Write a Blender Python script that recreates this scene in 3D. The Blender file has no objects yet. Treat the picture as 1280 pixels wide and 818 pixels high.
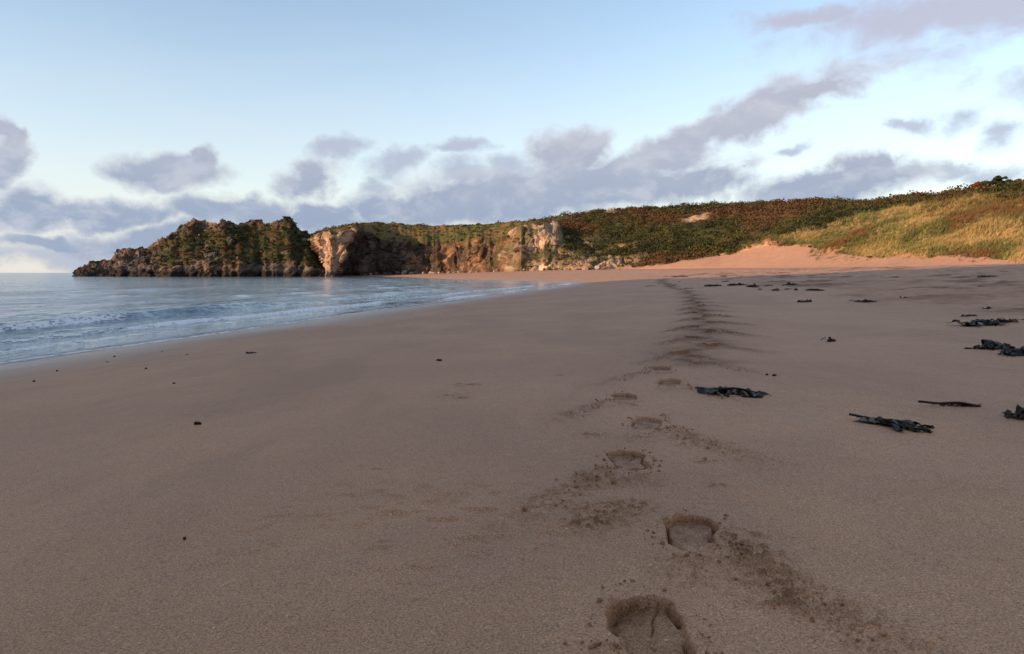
import bpy, math, random
import numpy as np
from mathutils import Vector

rng = np.random.default_rng(11)
random.seed(11)
scene = bpy.context.scene
COL = scene.collection
R = math.radians

# ------------------------------------------------------------------ camera
FPX, CX, CY, HOR = 930.0, 640.0, 409.0, 341.0
EYE = 1.25                                   # metres above the still water
TP = (CY - HOR) / FPX
PITCH = math.atan(TP)
cp, sp = math.cos(PITCH), math.sin(PITCH)
cam_d = bpy.data.cameras.new("camera")
cam_d.sensor_width = 36.0
cam_d.lens = 36.0 * FPX / 1280.0
cam_d.clip_start = 0.05
cam_d.clip_end = 20000
cam = bpy.data.objects.new("camera", cam_d)
cam.location = (0, 0, EYE)
cam.rotation_euler = (math.pi / 2 - PITCH, 0, 0)
COL.objects.link(cam)
scene.camera = cam


def ray(px, py):
    u = (np.asarray(px, float) - CX) / FPX
    v = (CY - np.asarray(py, float)) / FPX
    dy = cp + v * sp
    dz = -sp + v * cp
    return u / dy, dz / dy                    # X/Y and Z/Y slopes


# ------------------------------------------------------------------ noise
_perm = np.random.default_rng(3).permutation(256)
_perm = np.concatenate([_perm, _perm, _perm])
_g3 = np.random.default_rng(4).normal(size=(256, 3))
_g3 /= np.linalg.norm(_g3, axis=1)[:, None]


def noise3(x, y, z):
    x, y, z = np.broadcast_arrays(np.asarray(x, float), np.asarray(y, float), np.asarray(z, float))
    xi, yi, zi = np.floor(x).astype(int), np.floor(y).astype(int), np.floor(z).astype(int)
    xf, yf, zf = x - xi, y - yi, z - zi
    u, v, w = [t * t * t * (t * (t * 6 - 15) + 10) for t in (xf, yf, zf)]
    out = 0.0
    for i in (0, 1):
        for j in (0, 1):
            for k in (0, 1):
                h = _perm[_perm[_perm[(xi + i) & 255] + ((yi + j) & 255)] + ((zi + k) & 255)]
                g = _g3[h]
                d = g[..., 0] * (xf - i) + g[..., 1] * (yf - j) + g[..., 2] * (zf - k)
                out = out + d * (u if i else 1 - u) * (v if j else 1 - v) * (w if k else 1 - w)
    return out * 1.5


def fbm(x, y, z=0.0, o=4, gain=0.5):
    a, s, f = 1.0, 0.0, 1.0
    for k in range(o):
        s = s + a * noise3(np.asarray(x) * f + 17.3 * k, np.asarray(y) * f - 9.1 * k, np.asarray(z) * f + 4.7 * k)
        a *= gain
        f *= 2.03
    return s


def ridged(x, y, z, o=4):
    a, s, f = 1.0, 0.0, 1.0
    for k in range(o):
        s = s + a * (1 - 2.2 * np.abs(noise3(x * f + 7.7 * k, y * f + 3.1 * k, z * f - 5.9 * k)))
        a *= 0.5
        f *= 2.1
    return s * 0.6


def sstep(a, b, x):
    t = np.clip((x - a) / (b - a), 0, 1)
    return t * t * (3 - 2 * t)


def worley(x, y, z):
    """cell noise: returns F1, F2 and a random number per cell"""
    x, y, z = np.broadcast_arrays(x, y, z)
    xi, yi, zi = [np.floor(t).astype(int) for t in (x, y, z)]
    f1 = np.full(x.shape, 9.0)
    f2 = np.full(x.shape, 9.0)
    idr = np.zeros(x.shape)
    for i in (-1, 0, 1):
        for j in (-1, 0, 1):
            for k in (-1, 0, 1):
                h = _perm[_perm[_perm[(xi + i) & 255] + ((yi + j) & 255)] + ((zi + k) & 255)]
                g = _g3[h]
                d = np.sqrt((xi + i + .5 + .45 * g[..., 0] - x) ** 2 + (yi + j + .5 + .45 * g[..., 1] - y) ** 2
                            + (zi + k + .5 + .45 * g[..., 2] - z) ** 2)
                m = d < f1
                f2 = np.where(m, f1, np.minimum(f2, d))
                idr = np.where(m, h / 255.0, idr)
                f1 = np.where(m, d, f1)
    return f1, f2, idr


# ------------------------------------------------------------------ mesh helpers
def mesh_np(name, V, F, attrs=None, cols=None, smooth=True, normals=None, mat=None):
    """F: (M,3) or (M,4) int array"""
    me = bpy.data.meshes.new(name)
    V = np.asarray(V, np.float32)
    F = np.asarray(F, np.int32)
    k = F.shape[1]
    me.vertices.add(len(V))
    me.vertices.foreach_set("co", V.ravel())
    me.loops.add(F.size)
    me.loops.foreach_set("vertex_index", F.ravel())
    me.polygons.add(len(F))
    me.polygons.foreach_set("loop_start", np.arange(0, F.size, k, dtype=np.int32))
    me.polygons.foreach_set("use_smooth", np.full(len(F), smooth, bool))
    me.update(calc_edges=True)
    for n, a in (attrs or {}).items():
        at = me.attributes.new(n, 'FLOAT', 'POINT')
        at.data.foreach_set("value", np.asarray(a, np.float32).ravel())
    for n, a in (cols or {}).items():
        at = me.attributes.new(n, 'FLOAT_COLOR', 'POINT')
        c = np.ones((len(V), 4), np.float32)
        c[:, :3] = a
        at.data.foreach_set("color", c.ravel())
    if mat:
        me.materials.append(mat)
    if normals is not None:
        me.normals_split_custom_set_from_vertices(np.asarray(normals, np.float32).tolist())
    return me


def link(name, me, parent=None):
    o = bpy.data.objects.new(name, me)
    COL.objects.link(o)
    if parent is not None:
        o.parent = parent
    return o


def tag(o, label=None, cat=None, group=None, kind=None):
    if label:
        o["label"] = label
    if cat:
        o["category"] = cat
    if group:
        o["group"] = group
    if kind:
        o["kind"] = kind
    return o


def empty(name, loc, label, cat, group=None):
    o = bpy.data.objects.new(name, None)
    o.empty_display_size = 0.1
    o.location = loc
    COL.objects.link(o)
    return tag(o, label, cat, group)


def vnormals(V, Q):
    a, b, c, d = V[Q[:, 0]], V[Q[:, 1]], V[Q[:, 2]], V[Q[:, 3]]
    n = np.cross(c - a, d - b)
    N = np.zeros_like(V)
    for k in range(4):
        for ax in range(3):
            N[:, ax] += np.bincount(Q[:, k], n[:, ax], len(V))
    l = np.linalg.norm(N, axis=1)
    l[l == 0] = 1
    return N / l[:, None]


def grid_quads(nr, nc):
    i = np.arange(nr * nc).reshape(nr, nc)
    return np.stack([i[:-1, :-1], i[:-1, 1:], i[1:, 1:], i[1:, :-1]], -1).reshape(-1, 4)


def subset(V, Q, sel, attrs, cols, N):
    Qs = Q[sel]
    used, inv = np.unique(Qs.ravel(), return_inverse=True)
    return (V[used], inv.reshape(-1, Q.shape[1]), {k: v[used] for k, v in attrs.items()},
            {k: v[used] for k, v in cols.items()}, None if N is None else N[used])


# ------------------------------------------------------------------ materials
def new_mat(name):
    m = bpy.data.materials.new(name)
    m.use_nodes = True
    nt = m.node_tree
    b = nt.nodes["Principled BSDF"]
    return m, nt, b


class NT:
    """tiny node-graph helper"""
    def __init__(s, nt):
        s.nt = nt

    def n(s, t, **kw):
        n = s.nt.nodes.new(t)
        for k, v in kw.items():
            setattr(n, k, v)
        return n

    def put(s, sock, v):
        if isinstance(v, bpy.types.NodeSocket):
            s.nt.links.new(v, sock)
        else:
            sock.default_value = v

    def math(s, op, a, b=None, c=None, clamp=False):
        n = s.n("ShaderNodeMath", operation=op, use_clamp=clamp)
        s.put(n.inputs[0], a)
        if b is not None:
            s.put(n.inputs[1], b)
        if c is not None:
            s.put(n.inputs[2], c)
        return n.outputs[0]

    def vmath(s, op, a, b=None):
        n = s.n("ShaderNodeVectorMath", operation=op)
        s.put(n.inputs[0], a)
        if b is not None:
            s.put(n.inputs[1], b)
        return n.outputs["Value"] if op in ("LENGTH", "DOT_PRODUCT") else n.outputs[0]

    def scale(s, a, f):
        n = s.n("ShaderNodeVectorMath", operation='SCALE')
        s.put(n.inputs[0], a)
        s.put(n.inputs["Scale"], f)
        return n.outputs[0]

    def mix(s, f, a, b, blend='MIX'):
        n = s.n("ShaderNodeMix", data_type='RGBA', blend_type=blend)
        s.put(n.inputs[0], f)
        s.put(n.inputs[6], a)
        s.put(n.inputs[7], b)
        return n.outputs[2]

    def smooth(s, x, a, b, lo=0.0, hi=1.0):
        n = s.n("ShaderNodeMapRange", interpolation_type='SMOOTHSTEP')
        s.put(n.inputs[0], x)
        for i, v in zip((1, 2, 3, 4), (a, b, lo, hi)):
            s.put(n.inputs[i], v)
        return n.outputs[0]

    def noise(s, vec, scale, detail=4.0, rough=0.5, dist=0.0):
        n = s.n("ShaderNodeTexNoise")
        s.put(n.inputs["Vector"], vec)
        n.inputs["Scale"].default_value = scale
        n.inputs["Detail"].default_value = detail
        n.inputs["Roughness"].default_value = rough
        n.inputs["Distortion"].default_value = dist
        return n

    def attr(s, name):
        return s.n("ShaderNodeAttribute", attribute_name=name)

    def bump(s, h, strength, dist, normal=None):
        n = s.n("ShaderNodeBump")
        s.put(n.inputs["Height"], h)
        n.inputs["Strength"].default_value = strength
        n.inputs["Distance"].default_value = dist
        if normal is not None:
            s.put(n.inputs["Normal"], normal)
        return n.outputs[0]


def rgb(r, g, b):
    return (r, g, b, 1.0)


# --- sand (beach and footprints)
SAND, nt, bs = new_mat("sand")
g = NT(nt)
pos = g.n("ShaderNodeTexCoord").outputs["Object"]
dist_a = g.attr("disturbed_shade").outputs["Fac"]  # churned sand tone, plus shade painted into the prints
wet_a = g.attr("wet").outputs["Fac"]
dry_a = g.attr("dry").outputs["Fac"]
st_m_early = g.n("ShaderNodeMapping")
g.put(st_m_early.inputs[0], pos)
st_m_early.inputs["Rotation"].default_value = (0, 0, R(-10))
st_m_early.inputs["Scale"].default_value = (1.0, .5, 1)
big = g.noise(pos, 0.35, 4, .55).outputs["Fac"]
mid = g.noise(pos, 4.0, 5, .6).outputs["Fac"]
fine = g.noise(pos, 190.0, 2, .6).outputs["Fac"]
grain = g.noise(pos, 620.0, 1, .5).outputs["Fac"]
speck = g.noise(pos, 90.0, 1, .5).outputs["Fac"]
c = g.mix(g.smooth(big, .35, .65), rgb(.41, .223, .117), rgb(.475, .264, .138))
c = g.mix(g.smooth(mid, .38, .68, 0, .45), c, rgb(.42, .242, .142))
damp = g.noise(st_m_early.outputs[0], .8, 5, .6, .5).outputs["Fac"]
c = g.mix(g.smooth(damp, .42, .66, 0, .55), c, rgb(.33, .18, .098))
shell = g.noise(pos, 130.0, 0, .5).outputs["Fac"]
c = g.mix(g.smooth(shell, .80, .84, 0, .7), c, rgb(.6, .53, .45))
c = g.mix(dry_a, c, rgb(.39, .215, .13))
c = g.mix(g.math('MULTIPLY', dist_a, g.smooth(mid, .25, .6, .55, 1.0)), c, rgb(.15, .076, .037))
c = g.mix(g.math('MULTIPLY', wet_a, .5), c, rgb(.19, .125, .085))
gr = g.math('ADD', g.math('MULTIPLY', g.math('SUBTRACT', fine, .5), 2.2), g.math('MULTIPLY', g.math('SUBTRACT', grain, .5), 2.2))
gr = g.math('ADD', 1.0, gr)
n_ = g.n("ShaderNodeMix", data_type='RGBA', blend_type='MULTIPLY')
n_.inputs[0].default_value = 1.0
g.put(n_.inputs[6], c)
cmb = g.n("ShaderNodeCombineColor")
for i in range(3):
    g.put(cmb.inputs[i], gr)
g.put(n_.inputs[7], cmb.outputs[0])
c = g.mix(g.smooth(speck, .72, .8, 0, .35), n_.outputs[2], rgb(.07, .045, .03))
g.put(bs.inputs["Base Color"], c)
g.put(bs.inputs["Roughness"], g.math('SUBTRACT', .68, g.math('MULTIPLY', wet_a, .38)))
g.put(bs.inputs["Specular IOR Level"], g.math('MULTIPLY', .36, g.math('SUBTRACT', 1.0, g.math('MULTIPLY', dist_a, .95))))
h = g.math('ADD', g.math('MULTIPLY', fine, .8), g.math('MULTIPLY', grain, .6))
h2 = g.noise(pos, 28.0, 5, .62).outputs["Fac"]
nb = g.bump(h, .42, .004)
nb = g.bump(h2, .5, .016, nb)
st_m = g.n("ShaderNodeMapping")
g.put(st_m.inputs[0], pos)
st_m.inputs["Rotation"].default_value = (0, 0, R(-12))
st_m.inputs["Scale"].default_value = (1.0, .45, 1)
h3 = g.noise(st_m.outputs[0], 3.2, 5, .6, .4).outputs["Fac"]
nb = g.bump(h3, .5, .09, nb)
g.put(bs.inputs["Normal"], nb)

# --- vertex-coloured land (cliff, hill, dune, headland)
def land_mat(name, sc, rough, bump, dist, contrast=.5):
    m, nt, b = new_mat(name)
    g = NT(nt)
    p = g.n("ShaderNodeTexCoord").outputs["Object"]
    col = g.attr("Col").outputs["Color"]
    a = g.noise(p, sc, 6, .65).outputs["Fac"]
    a2 = g.noise(p, sc * .22, 4, .6, .6).outputs["Fac"]
    f = g.math('ADD', g.math('MULTIPLY', g.math('SUBTRACT', a, .5), contrast * 3),
               g.math('MULTIPLY', g.math('SUBTRACT', a2, .5), contrast * 1.6))
    f = g.math('MAXIMUM', g.math('ADD', 1.0, f), .25)
    cc = g.n("ShaderNodeCombineColor")
    for i in range(3):
        g.put(cc.inputs[i], f)
    g.put(b.inputs["Base Color"], g.mix(1.0, col, cc.outputs[0], 'MULTIPLY'))
    b.inputs["Roughness"].default_value = rough
    b.inputs["Specular IOR Level"].default_value = .2
    g.put(b.inputs["Normal"], g.bump(a, bump, dist))
    return m


ROCK = land_mat("cliff_rock", 1.3, .85, .9, .5, .55)
SOIL = land_mat("hillside_soil", 2.2, .95, .6, .3, .4)
DUNE = land_mat("dune_sand", 3.5, .9, .5, .12, .28)


def leaf_mat(name, rough=.75):
    m, nt, b = new_mat(name)
    g = NT(nt)
    p = g.n("ShaderNodeTexCoord").outputs["Object"]
    a = g.noise(p, 1.7, 3, .6).outputs["Fac"]
    f = g.smooth(a, .3, .7, .7, 1.3)
    cc = g.n("ShaderNodeCombineColor")
    for i in range(3):
        g.put(cc.inputs[i], f)
    g.put(b.inputs["Base Color"], g.mix(1.0, g.attr("Col").outputs["Color"], cc.outputs[0], 'MULTIPLY'))
    b.inputs["Roughness"].default_value = rough
    b.inputs["Specular IOR Level"].default_value = .15
    return m


LEAF = leaf_mat("scrub_leaves")
GRASS = leaf_mat("marram_blades")


def kelp_mat(name, c0, c1, rough, c2=None):
    m, nt, b = new_mat(name)
    g = NT(nt)
    p = g.n("ShaderNodeTexCoord").outputs["Object"]
    a = g.noise(p, 9.0, 5, .6, .5).outputs["Fac"]
    col = g.mix(g.smooth(a, .4, .65), c0, c1)
    if c2:
        a3 = g.noise(p, 21.0, 3, .5).outputs["Fac"]
        col = g.mix(g.smooth(a3, .6, .75, 0, .8), col, c2)
    g.put(b.inputs["Base Color"], col)
    g.put(b.inputs["Roughness"], g.smooth(a, .3, .7, rough, rough + .25))
    b.inputs["Specular IOR Level"].default_value = .26
    a2 = g.noise(p, 60.0, 4, .6).outputs["Fac"]
    g.put(b.inputs["Normal"], g.bump(a2, .5, .006))
    return m


KELP = kelp_mat("wet_kelp", rgb(.008, .0055, .0035), rgb(.030, .018, .009), .3, rgb(.055, .042, .03))
KELP_BROWN = kelp_mat("brown_kelp", rgb(.016, .009, .005), rgb(.045, .023, .010), .45)
KELP_GREEN = kelp_mat("olive_kelp", rgb(.010, .010, .006), rgb(.028, .027, .012), .42, rgb(.09, .085, .06))
KELP_PALE = kelp_mat("bleached_kelp", rgb(.11, .105, .09), rgb(.22, .20, .16), .45)
FEATHER = kelp_mat("dark_feather", rgb(.03, .03, .035), rgb(.05, .05, .05), .6)
WOOD = kelp_mat("bush_stem", rgb(.05, .035, .02), rgb(.09, .06, .035), .8)


def boulder_mat(name, c0, c1):
    m, nt, b = new_mat(name)
    g = NT(nt)
    p = g.n("ShaderNodeTexCoord").outputs["Object"]
    a = g.noise(p, 1.6, 6, .65).outputs["Fac"]
    g.put(b.inputs["Base Color"], g.mix(g.smooth(a, .35, .65), c0, c1))
    b.inputs["Roughness"].default_value = .85
    g.put(b.inputs["Normal"], g.bump(g.noise(p, 5.0, 5, .65).outputs["Fac"], .8, .2))
    return m


B_PALE = boulder_mat("pale_boulder", rgb(.20, .16, .13), rgb(.38, .32, .26))
B_DARK = boulder_mat("dark_boulder", rgb(.05, .04, .033), rgb(.13, .10, .075))
B_TAN = boulder_mat("tan_boulder", rgb(.15, .105, .068), rgb(.27, .195, .13))

# --- water
WATER, nt, bw = new_mat("sea_water")
g = NT(nt)
out = nt.nodes["Material Output"]
pos = g.n("ShaderNodeTexCoord").outputs["Object"]
foam_a = g.attr("foam").outputs["Fac"]
deep_a = g.attr("depth").outputs["Fac"]
far_a = g.attr("far").outputs["Fac"]
mp = g.n("ShaderNodeMapping")
g.put(mp.inputs[0], pos)
mp.inputs["Rotation"].default_value = (0, 0, R(8))
mp.inputs["Scale"].default_value = (1.6, .55, 1)
w1 = g.noise(mp.outputs[0], 3.2, 4, .6).outputs["Fac"]
w2 = g.noise(mp.outputs[0], .8, 3, .5).outputs["Fac"]
w3 = g.noise(mp.outputs[0], .09, 3, .5).outputs["Fac"]
bw.inputs["Base Color"].default_value = rgb(.135, .19, .222)
bw.inputs["Roughness"].default_value = .07
bw.inputs["IOR"].default_value = 1.333
hh = g.math('ADD', g.math('MULTIPLY', w1, .5), g.math('MULTIPLY', w2, 1.2))
hh = g.math('ADD', hh, g.math('MULTIPLY', w3, 9.0))
g.put(bw.inputs["Normal"], g.bump(hh, .9, .2))
fn = g.noise(mp.outputs[0], 9.0, 6, .7).outputs["Fac"]
fn2 = g.noise(mp.outputs[0], 2.0, 4, .6).outputs["Fac"]
fo = g.math('ADD', foam_a, g.math('MULTIPLY', g.math('SUBTRACT', fn, .5), 1.5))
fo = g.math('ADD', fo, g.math('MULTIPLY', g.math('SUBTRACT', fn2, .5), .7))
fo = g.math('MULTIPLY', g.smooth(fo, .42, .62), g.smooth(foam_a, .02, .2))
foamb = g.n("ShaderNodeBsdfPrincipled")
foamb.inputs["Base Color"].default_value = rgb(.84, .86, .88)
foamb.inputs["Roughness"].default_value = .6
g.put(foamb.inputs["Normal"], g.bump(fn, .8, .05))
tr = g.n("ShaderNodeBsdfTransparent")
m1 = g.n("ShaderNodeMixShader")
g.put(m1.inputs[0], g.smooth(deep_a, 0.0, .035, .3, 1.0))
nt.links.new(tr.outputs[0], m1.inputs[1])
nt.links.new(bw.outputs[0], m1.inputs[2])
m2 = g.n("ShaderNodeMixShader")
g.put(m2.inputs[0], fo)
nt.links.new(m1.outputs[0], m2.inputs[1])
nt.links.new(foamb.outputs[0], m2.inputs[2])
nt.links.new(m2.outputs[0], out.inputs["Surface"])

# ------------------------------------------------------------------ shoreline and beach height
shore_px = [(0, 455), (130, 437), (250, 421), (330, 409), (400, 399), (500, 384.5), (600, 371.5), (680, 362),
            (708, 358), (716, 355), (703, 353), (640, 351), (560, 349), (528, 347.7), (505, 346.4)]
shore = [(-38., -140.), (-25., -80.), (-13.5, -30.), (-9.0, 0.)]
for a, b in shore_px:
    sx, sz = ray(a, b)
    Y = -EYE / sz
    shore.append((float(sx * Y), float(Y)))
# around the headland, then off behind it
shore += [(-46., 246.), (-62., 250.), (-138., 250.), (-140., 262.), (-70., 300.), (-60., 400.), (400., 400.), (400., -140.)]
shore = np.array(shore)


def sdf_land(x, y):
    """signed distance to the waterline, + on land"""
    x = np.asarray(x, float)
    y = np.asarray(y, float)
    d = np.full(x.shape, 1e9)
    ins = np.zeros(x.shape, bool)
    n = len(shore)
    for i in range(n):
        ax, ay = shore[i]
        bx, by = shore[(i + 1) % n]
        ex, ey = bx - ax, by - ay
        if i < n - 3:
            t = np.clip(((x - ax) * ex + (y - ay) * ey) / (ex * ex + ey * ey), 0, 1)
            d = np.minimum(d, np.hypot(x - ax - t * ex, y - ay - t * ey))
        c = ((ay > y) != (by > y)) & (x < (bx - ax) * (y - ay) / ((by - ay) if by != ay else 1e-9) + ax)
        ins ^= c
    return np.where(ins, d, -d)


_ps = np.array([-200, -60, -25, -8, 0, 8, 12, 16, 20, 25, 30, 35, 45, 60, 100, 400.])
_pz = np.array([-8, -3.2, -1.5, -.5, 0, .5, .66, .84, 1.05, 1.35, 1.65, 1.86, 2.0, 2.2, 2.6, 3.0])
_ts = np.linspace(-200, 400, 6001)
_tz = np.interp(_ts, _ps, _pz)
_k = np.exp(-np.linspace(-2.5, 2.5, 41) ** 2)
_tz = np.convolve(np.pad(_tz, 20, 'edge'), _k / _k.sum(), 'valid')


def zbeach(x, y):
    s = sdf_land(x, y)
    s = s + .35 * noise3(np.asarray(x) * .16, np.asarray(y) * .16, 2.2) + .5 * noise3(np.asarray(x) * .05, np.asarray(y) * .05, 8.2)
    return np.interp(s, _ts, _tz)


def place(px, py):
    """ground point seen at a photo position"""
    sx, sz = ray(px, py)
    Y = np.concatenate([np.arange(1, 30, .02), np.arange(30, 260, .1)])
    below = EYE + sz * Y - zbeach(sx * Y, Y)
    k = np.where(below <= 0)[0]
    k = k[0] if len(k) else len(Y) - 1
    y = float(Y[k])
    return float(sx * y), y, float(zbeach(np.array([sx * y]), np.array([y]))[0])


# ------------------------------------------------------------------ footprints
# (px, py, side, toe-out turn in degrees, depth)
prints = [(815, 787, -1, 6, .042), (862, 661, 1, -10, .036), (786, 574, -1, 4, .036), (808, 529, 1, -8, .032),
          (780, 496, -1, 5, .036), (838, 478, 1, -8, .034), (825, 460.5, -1, 6, .045), (878, 453, 1, -8, .034),
          (850, 440.5, -1, 8, .055), (889, 431, 1, -8, .055), (865, 422, -1, 6, .06), (888, 415, 1, -8, .055),
          (866, 408.5, -1, 6, .06), (890, 403.5, 1, -8, .055), (868.5, 398.7, -1, 6, .065), (885, 395, 1, -8, .06),
          (867, 391.3, -1, 6, .065), (881, 388, 1, -8, .06), (866, 385.6, -1, 6, .065), (877, 382.6, 1, -8, .06),
          (865, 380.5, -1, 6, .065), (875, 378.3, 1, -6, .06), (864, 376.5, -1, 6, .065), (871, 374, 1, -6, .06),
          (860, 371.8, -1, 6, .065), (868, 369, 1, -6, .06), (856, 366.5, -1, 6, .065), (862, 364.5, 1, -6, .06)]
P = []
for (px, py, side, turn, dep) in prints:
    x, y, z = place(px, py)
    P.append([x, y, side, turn, dep])
for i in range(len(P)):
    a, b = P[max(i - 2, 0)], P[min(i + 2, len(P) - 1)]
    P[i].append(math.atan2(b[0] - a[0], b[1] - a[1]))
# the trail goes on as a blurred track beyond the last clear print
trail_px = [(840, 360), (832, 355), (826, 351), (836, 347.5)]
trail = [place(*q)[:2] for q in trail_px]

print_label = [
    "deep boot print nearest the camera, cut off by the bottom of the picture",
    "boot print second from the camera, with crumbs thrown off its right side",
    "boot print third from the camera, with a crack across its far wall",
    "shallow boot print fourth from the camera, small and clean edged",
    "boot print fifth from the camera, left of the track, with crumbly sand on its left",
    "boot print sixth from the camera, to the left of the flat glossy kelp strip",
    "dark-walled boot print seventh from the camera, on the left of the track",
    "faint outlined boot print eighth from the camera, on the right of the track",
]

# ------------------------------------------------------------------ beach sheet
def az_of(px):
    return math.atan2((px - CX) / FPX, 1.0)


az = np.concatenate([
    np.radians(np.arange(-180, -42, 3.0)),
    np.arange(R(-42), az_of(715), .0034),
    np.arange(az_of(715), az_of(1010), .00105),
    np.arange(az_of(1010), R(42), .0028),
    np.radians(np.arange(42.5, 180.1, 3.0)),
    [math.pi]])
rr = [.02, .3, .6, .9, 1.1]
r_ = 1.25
while r_ < 22:
    rr.append(r_)
    r_ *= 1.0034
while r_ < 100:
    rr.append(r_)
    r_ *= 1.008
while r_ < 380:
    rr.append(r_)
    r_ *= 1.02
rr = np.array(rr)
A, RR = np.meshgrid(az, rr)
X = (RR * np.sin(A)).ravel()
Yg = (RR * np.cos(A)).ravel()
S = sdf_land(X, Yg)
Z = zbeach(X, Yg)
near = (RR.ravel() < 60) & (S > -4)
disturbed_shade = np.zeros(len(X))
dryf = np.zeros(len(X))
ii = np.where(near)[0]
xn, yn = X[ii], Yg[ii]
# gentle hollows and undulations of the damp sand
Z[ii] += .012 * fbm(xn * .55, yn * .55, 1.0, 3) * sstep(-.5, 3, S[ii])
Z[ii] += .0022 * fbm(xn * 5.5, yn * 8.5, 3.0, 3) * sstep(.5, 3, S[ii])
# dimples left of the track
dm = np.exp(-(((xn + .25) / .55) ** 2 + ((yn - 2.25) / .45) ** 2))
Z[ii] -= .012 * dm * sstep(.1, .5, fbm(xn * 9, yn * 11, 5.5, 2))
# rough dry sand on the upper beach to the right
rough = sstep(11.5, 15.0, S + 1.5 * noise3(X * .2, Yg * .2, 1.1)) * (RR.ravel() < 110)
jj = np.where(rough > .01)[0]
Z[jj] += rough[jj] * (.085 * fbm(X[jj] * .8, Yg[jj] * .8, 7, 5, .6) + .09 * fbm(X[jj] * .25, Yg[jj] * .25, 9, 2))
dryf += .15 * rough
disturbed_shade[jj] = rough[jj] * .8 * sstep(.0, .6, fbm(X[jj] * .45, Yg[jj] * .3, 4.4, 4, .6))

for k, (x0, y0, side, turn, dep, hd) in enumerate(P):
    far_k = sstep(6, 9, math.hypot(x0, y0))
    q = np.where((np.abs(X - x0) < 1.3) & (np.abs(Yg - y0) < 1.3))[0]
    if len(q) == 0:
        continue
    th = hd * .5 + R(turn) * -1
    dx, dy = X[q] - x0, Yg[q] - y0
    a = dx * math.sin(th) + dy * math.cos(th)
    b = dx * math.cos(th) - dy * math.sin(th)
    n1 = fbm(X[q] * 22 + k, Yg[q] * 22, k * 1.7, 3)
    n2 = fbm(X[q] * 75, Yg[q] * 75 + k, k * 2.3, 3, .6)
    n0 = fbm(X[q] * 9 + 3 * k, Yg[q] * 9, k * 1.1, 2)
    aw = a + .020 * n0 + .004 * n1
    bw_ = b + .018 * fbm(X[q] * 10, Yg[q] * 10 + 9, k * 3.1, 3)
    L = .152
    dep = [.020, .014, .012, .010, .014, .014, .018, .011][k] if k < 8 else dep * .85
    w = np.interp(aw, [-.17, -.10, -.03, .06, .12, .17], [.056, .068, .064, .078, .074, .052])
    w = w * (1.18 if k == 0 else 1.0)
    e = np.sqrt((np.abs(aw) / L) ** 4 + (np.abs(bw_) / w) ** 4) ** .5      # 1 on the outline
    e = e ** .25 * np.sqrt((aw / L) ** 2 + (bw_ / w) ** 2) ** .75
    pit = 1 - sstep(.93, 1.03, e)
    floor = dep * (1.0 + .2 * aw / L) + .006 * sstep(.72, .9, e) * np.clip(n1 + .2, 0, 1) - .003 * n1 - .0016 * n2
    # step-in crumble at the heel: the near wall is broken down in places
    rim = np.exp(-((e - 1.17) / .13) ** 2) * (1 - .6 * sstep(.03, .1, aw)) * (.0015 + .007 * np.clip(n1 + .05, 0, 1))
    rim *= 1 + 1.6 * far_k
    # a slab of crust lifted behind the far wall
    slab = (k in (0, 1)) * np.exp(-((e - 1.14) / .07) ** 2) * sstep(.05, .09, aw) * sstep(.0, -.03, bw_ * 1.0) * sstep(-.2, .1, n1)
    dz = -pit * floor + rim * (1 - pit) + .009 * slab * (1 - pit)
    # thrown sand: a fan of crumbs outward and back towards the camera
    oa, ob = a + .12, b * side
    fan_c = .10 + .55 * np.clip(-oa + .05, 0, .8)
    fan = np.exp(-((ob - fan_c) / (.07 + .12 * np.clip(-oa, 0, 1))) ** 2) * sstep(.10, -.02, oa) * sstep(-.95, -.2, oa)
    behind = np.exp(-((b) / .10) ** 2) * sstep(-.16, -.22, a) * sstep(-.5, -.3, a)
    sc = np.clip(fan + .7 * behind + (.25 + .35 * far_k) * np.exp(-((e - 1.3) / .25) ** 2), 0, 1)
    cr = np.clip(1.25 * n2 + .6 * n1 + .05, 0, 1.2)
    dz += (1 - pit) * sc * cr * (.010 + .016 * far_k) * (.25 + .75 * sstep(1.2, 1.6, e))
    # back-thrown streak of each far print
    al_ = .42 * ob - .91 * a
    ac_ = .91 * ob + .42 * a - .02
    st = np.exp(-(ac_ / (.035 + .03 * np.clip(al_, 0, 1))) ** 2) * sstep(.05, .2, al_) * sstep(1.25, .3, al_)
    dz += far_k * st * (.006 + .014 * n1)
    dd = (1 - pit) * sc * sstep(.05, .5, cr) * (.44 + .35 * far_k) + pit * (1 - far_k) * np.clip(.42 + .5 * n1 + .25 * sstep(.0, .12, aw), 0, .9) + .30 * far_k * st * (.7 + .8 * n1) + .8 * far_k * pit  # far pits coloured dark to stand for their shaded insides
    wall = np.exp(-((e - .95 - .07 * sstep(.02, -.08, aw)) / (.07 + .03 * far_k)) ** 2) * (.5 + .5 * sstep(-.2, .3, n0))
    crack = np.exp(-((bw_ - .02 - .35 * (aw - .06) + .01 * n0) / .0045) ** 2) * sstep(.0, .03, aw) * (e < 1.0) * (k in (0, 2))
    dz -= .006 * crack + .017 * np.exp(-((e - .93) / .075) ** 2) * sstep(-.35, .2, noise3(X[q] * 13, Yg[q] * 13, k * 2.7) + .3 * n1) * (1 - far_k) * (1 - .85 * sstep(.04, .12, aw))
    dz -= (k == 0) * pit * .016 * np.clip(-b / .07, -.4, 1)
    dd = np.maximum(dd, np.maximum(.95 * wall, crack))  # wall ring and crack: wet sand brown that also paints their shade
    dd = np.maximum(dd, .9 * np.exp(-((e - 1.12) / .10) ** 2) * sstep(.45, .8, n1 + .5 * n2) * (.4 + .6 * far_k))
    Z[q] += dz
    disturbed_shade[q] = np.maximum(disturbed_shade[q], np.clip(dd, 0, 1))

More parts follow.
